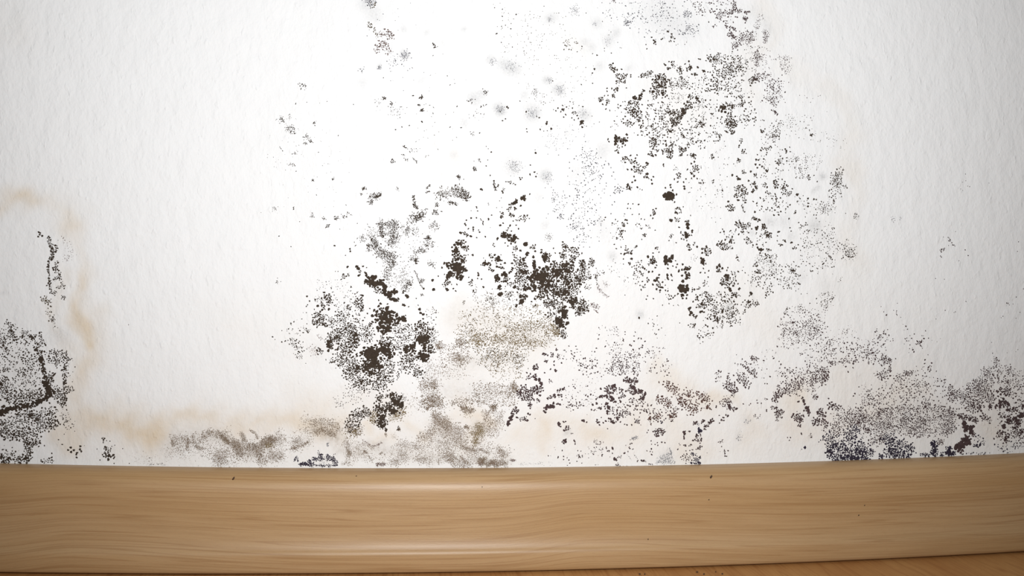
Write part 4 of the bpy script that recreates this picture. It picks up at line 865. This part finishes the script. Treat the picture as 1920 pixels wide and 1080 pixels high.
b 3.6 785 180 772 176 725 195 738 205 759 140 738 150 757 95 ; s 8 4.4 5 590 610 ; s 8 4.6 6 612 603 ; b 4.6 588 648 594 655 ; s 9 4 6 640 520 655 545 ; s 7 4 4 665 560 680 585 ; b 5 755 607 775 645 ; b 4 713 680 615 805 608 520 690 483 643 577 555 800
b 4.6 760 955 1100 925 1115 552 1108 617 1148 870 ; s 10 4.6 2.5 292 1010 292 1050 ; s 7 5 4 222 1045 ; b 4 320 1062 205 1025 272 1015 297 967 187 990 ; b 5 620 1015 ; s 6 4.2 6 1045 975 ; b 4 1078 972 680 1030 688 1025 1125 1028 1010 1055 998 1065 1098 1068 558 1073
c g ; s 12 2.4 14 270 400 ; s 5 2.4 4 320 390 ; b 3 915 155 ; c p ; T 0 0 1 ; b 1 241 609
T 1600 600 3.856 ; b 5 1007 240 ; b 3.6 1000 162 1112 237 1015 265 1175 230 1190 215 ; b 3 630 135 605 157 568 147
"""

build_wall()
build_skirting()
build_floor()
MOULD = mould_material()
blocks = [b for b in PATCH_TEXT.split('@') if b.strip()]
for i, blk in enumerate(blocks):
    label, body = blk.split('\n', 1)
    p = Patch('mould_patch', 100 + i)
    p.thick = i < 2
    p.run(body)
    if not label.startswith('tiny isolated'):
        p.build(MOULD, label.strip()); continue
    for k, q in enumerate(p.b):                      # specks standing alone: one object each
        sp = Patch('mould_speck', 900 + k)
        sp.b = [q]
        x, y = q[0], q[1]
        if x < 400: lb, gr = 'lone dark speck on the bare wall, right of the yellow stain at the left', 'lone speck'
        elif y < 372 and x > 1720: lb, gr = 'tiny mould speck in the topmost faint group on the bare right wall', 'topmost right specks'
        elif x > 1880: lb, gr = 'tiny dark mould speck right at the right edge, above the lower right crust', 'specks at the right edge'
        elif 1740 < x < 1830 and 420 < y < 500: lb, gr = 'tiny mould speck in the arched group half way up the bare right wall', 'arched group of specks'
        elif 1630 < x < 1700 and 560 < y < 610: lb, gr = 'tiny mould speck in the short upright row above the lower right crust', 'upright row of specks'
        elif x < 1720 and y < 450: lb, gr = 'faint grey speck beside the thinning right border of the mould field', 'faint grey specks'
        else: lb, gr = 'tiny scattered mould speck on bare wall just above the lower right crust', 'specks above the crust'
        sp.build(MOULD, lb)['group'] = gr

# ------------------------------------------------------------------ crumbs of dirt on the skirting and the floor
crumb_mat, cnt, cb = new_mat('dark_dirt', 0.9)
ctc = nd(cnt, 'ShaderNodeTexCoord').outputs['Object']
cnt.links.new(mix_col(cnt, noise(cnt, ctc, 2500, 2), lin(48, 36, 28), lin(96, 70, 50)), cb.inputs['Base Color'])

def ray_hit(px, py, kind):
    """where the line of sight meets the skirting face or the floor"""
    d = np.array([(px - 960) / F_PX, -(py - 540) / F_PX, -1.0]) @ RC.T
    if kind == 'floor':
        z = 0.0
        for _ in range(4):
            t = (z - CC[2]) / d[2]; p = CC + d * t; z = float(sag(p[0]))
        return p
    dg = bpy.context.evaluated_depsgraph_get(); dg.update()
    hit, loc, nrm, *_ = scene.ray_cast(dg, Vector(CC), Vector(d).normalized())
    return np.array(loc)

def crumb(px, py, r, label, where, stretch=1.3, ang=0.6, seed=0):
    p = ray_hit(px, py, where)
    rng = random.Random(seed)
    nu, nv = 10, 6
    verts = [(0, 0, 1)]; faces = []
    for j in range(1, nv):
        for i in range(nu):
            th, ph = 2 * math.pi * i / nu, math.pi * j / nv
            k = 1 + rng.uniform(-.22, .22)
            verts.append((math.sin(ph) * math.cos(th) * k, math.sin(ph) * math.sin(th) * k, math.cos(ph) * k))
    verts.append((0, 0, -1))
    for i in range(nu):
        k = (i + 1) % nu
        faces.append((0, 1 + i, 1 + k))
        for j in range(nv - 2):
            a = 1 + j * nu
            faces.append((a + i, a + nu + i, a + nu + k, a + k))
        a = 1 + (nv - 2) * nu
        faces.append((a + i, len(verts) - 1, a + k))
    rr = r * 0.00031
    ca, sa = math.cos(ang), math.sin(ang)
    vv = []
    for x, y, z in verts:
        x, y, z = x * rr * stretch, y * rr * .8, z * rr * .8
        if where == 'floor': vv.append((x * ca - y * sa, x * sa + y * ca, z + rr * .7))
        else: vv.append((x * ca - z * sa, y - rr * .5, x * sa + z * ca))
    o = mesh_object('dirt_crumb', vv, faces, crumb_mat)
    o.location = p
    o['label'] = label; o['category'] = 'crumb'; o['group'] = 'dirt crumbs'

for i, (x, y, r, w, st, an, lb) in enumerate([
    (438, 897, 1.9, 'skirting', 1.8, 1.0, 'dark crumb on the rounded top of the skirting, left one of the two'),
    (1333, 894, 2.2, 'skirting', 1.7, 1.1, 'dark crumb on the rounded top of the skirting, right of centre'),
    (668, 892.5, 1.0, 'skirting', 1.4, .3, 'tiny dark speck on the skirting top below the brown mould field'),
    (904, 913, 0.9, 'skirting', 1.2, 1.3, 'tiny dark speck in the shiny highlight on the skirting edge'),
    (1329, 937, 1.1, 'skirting', 1.2, .3, 'tiny speck on the skirting face below the right crumb'),
    (1215, 1011, 1.1, 'skirting', 1.2, 1.4, 'tiny speck low on the skirting face right of centre'),
    (1610, 966, 1.2, 'skirting', 1.3, .6, 'tiny speck on the skirting face at the right, lower of two'),
    (1621, 947.5, 1.0, 'skirting', 1.3, .9, 'tiny speck on the skirting face at the right, upper of two'),
    (1199.5, 1077.3, 1.7, 'floor', 1.2, .2, 'dark crumb on the floor, leftmost in the row before the skirting'),
    (1209, 1077.5, 1.6, 'floor', 1.2, 1.2, 'dark crumb on the floor, second from left in the row'),
    (1307, 1073.5, 1.6, 'floor', 1.5, .2, 'dark crumb on the floor close under the skirting, third from left'),
    (1320, 1077.5, 1.8, 'floor', 1.2, .7, 'dark crumb on the floor, third from right in the row'),
    (1342, 1073, 1.3, 'floor', 1.4, 1.2, 'small reddish crumb on the floor, second from right in the row'),
    (1354.5, 1077, 1.7, 'floor', 1.2, .4, 'dark crumb on the floor, rightmost in the row')]):
    crumb(x, y, r, lb, w, st, an, 40 + i)
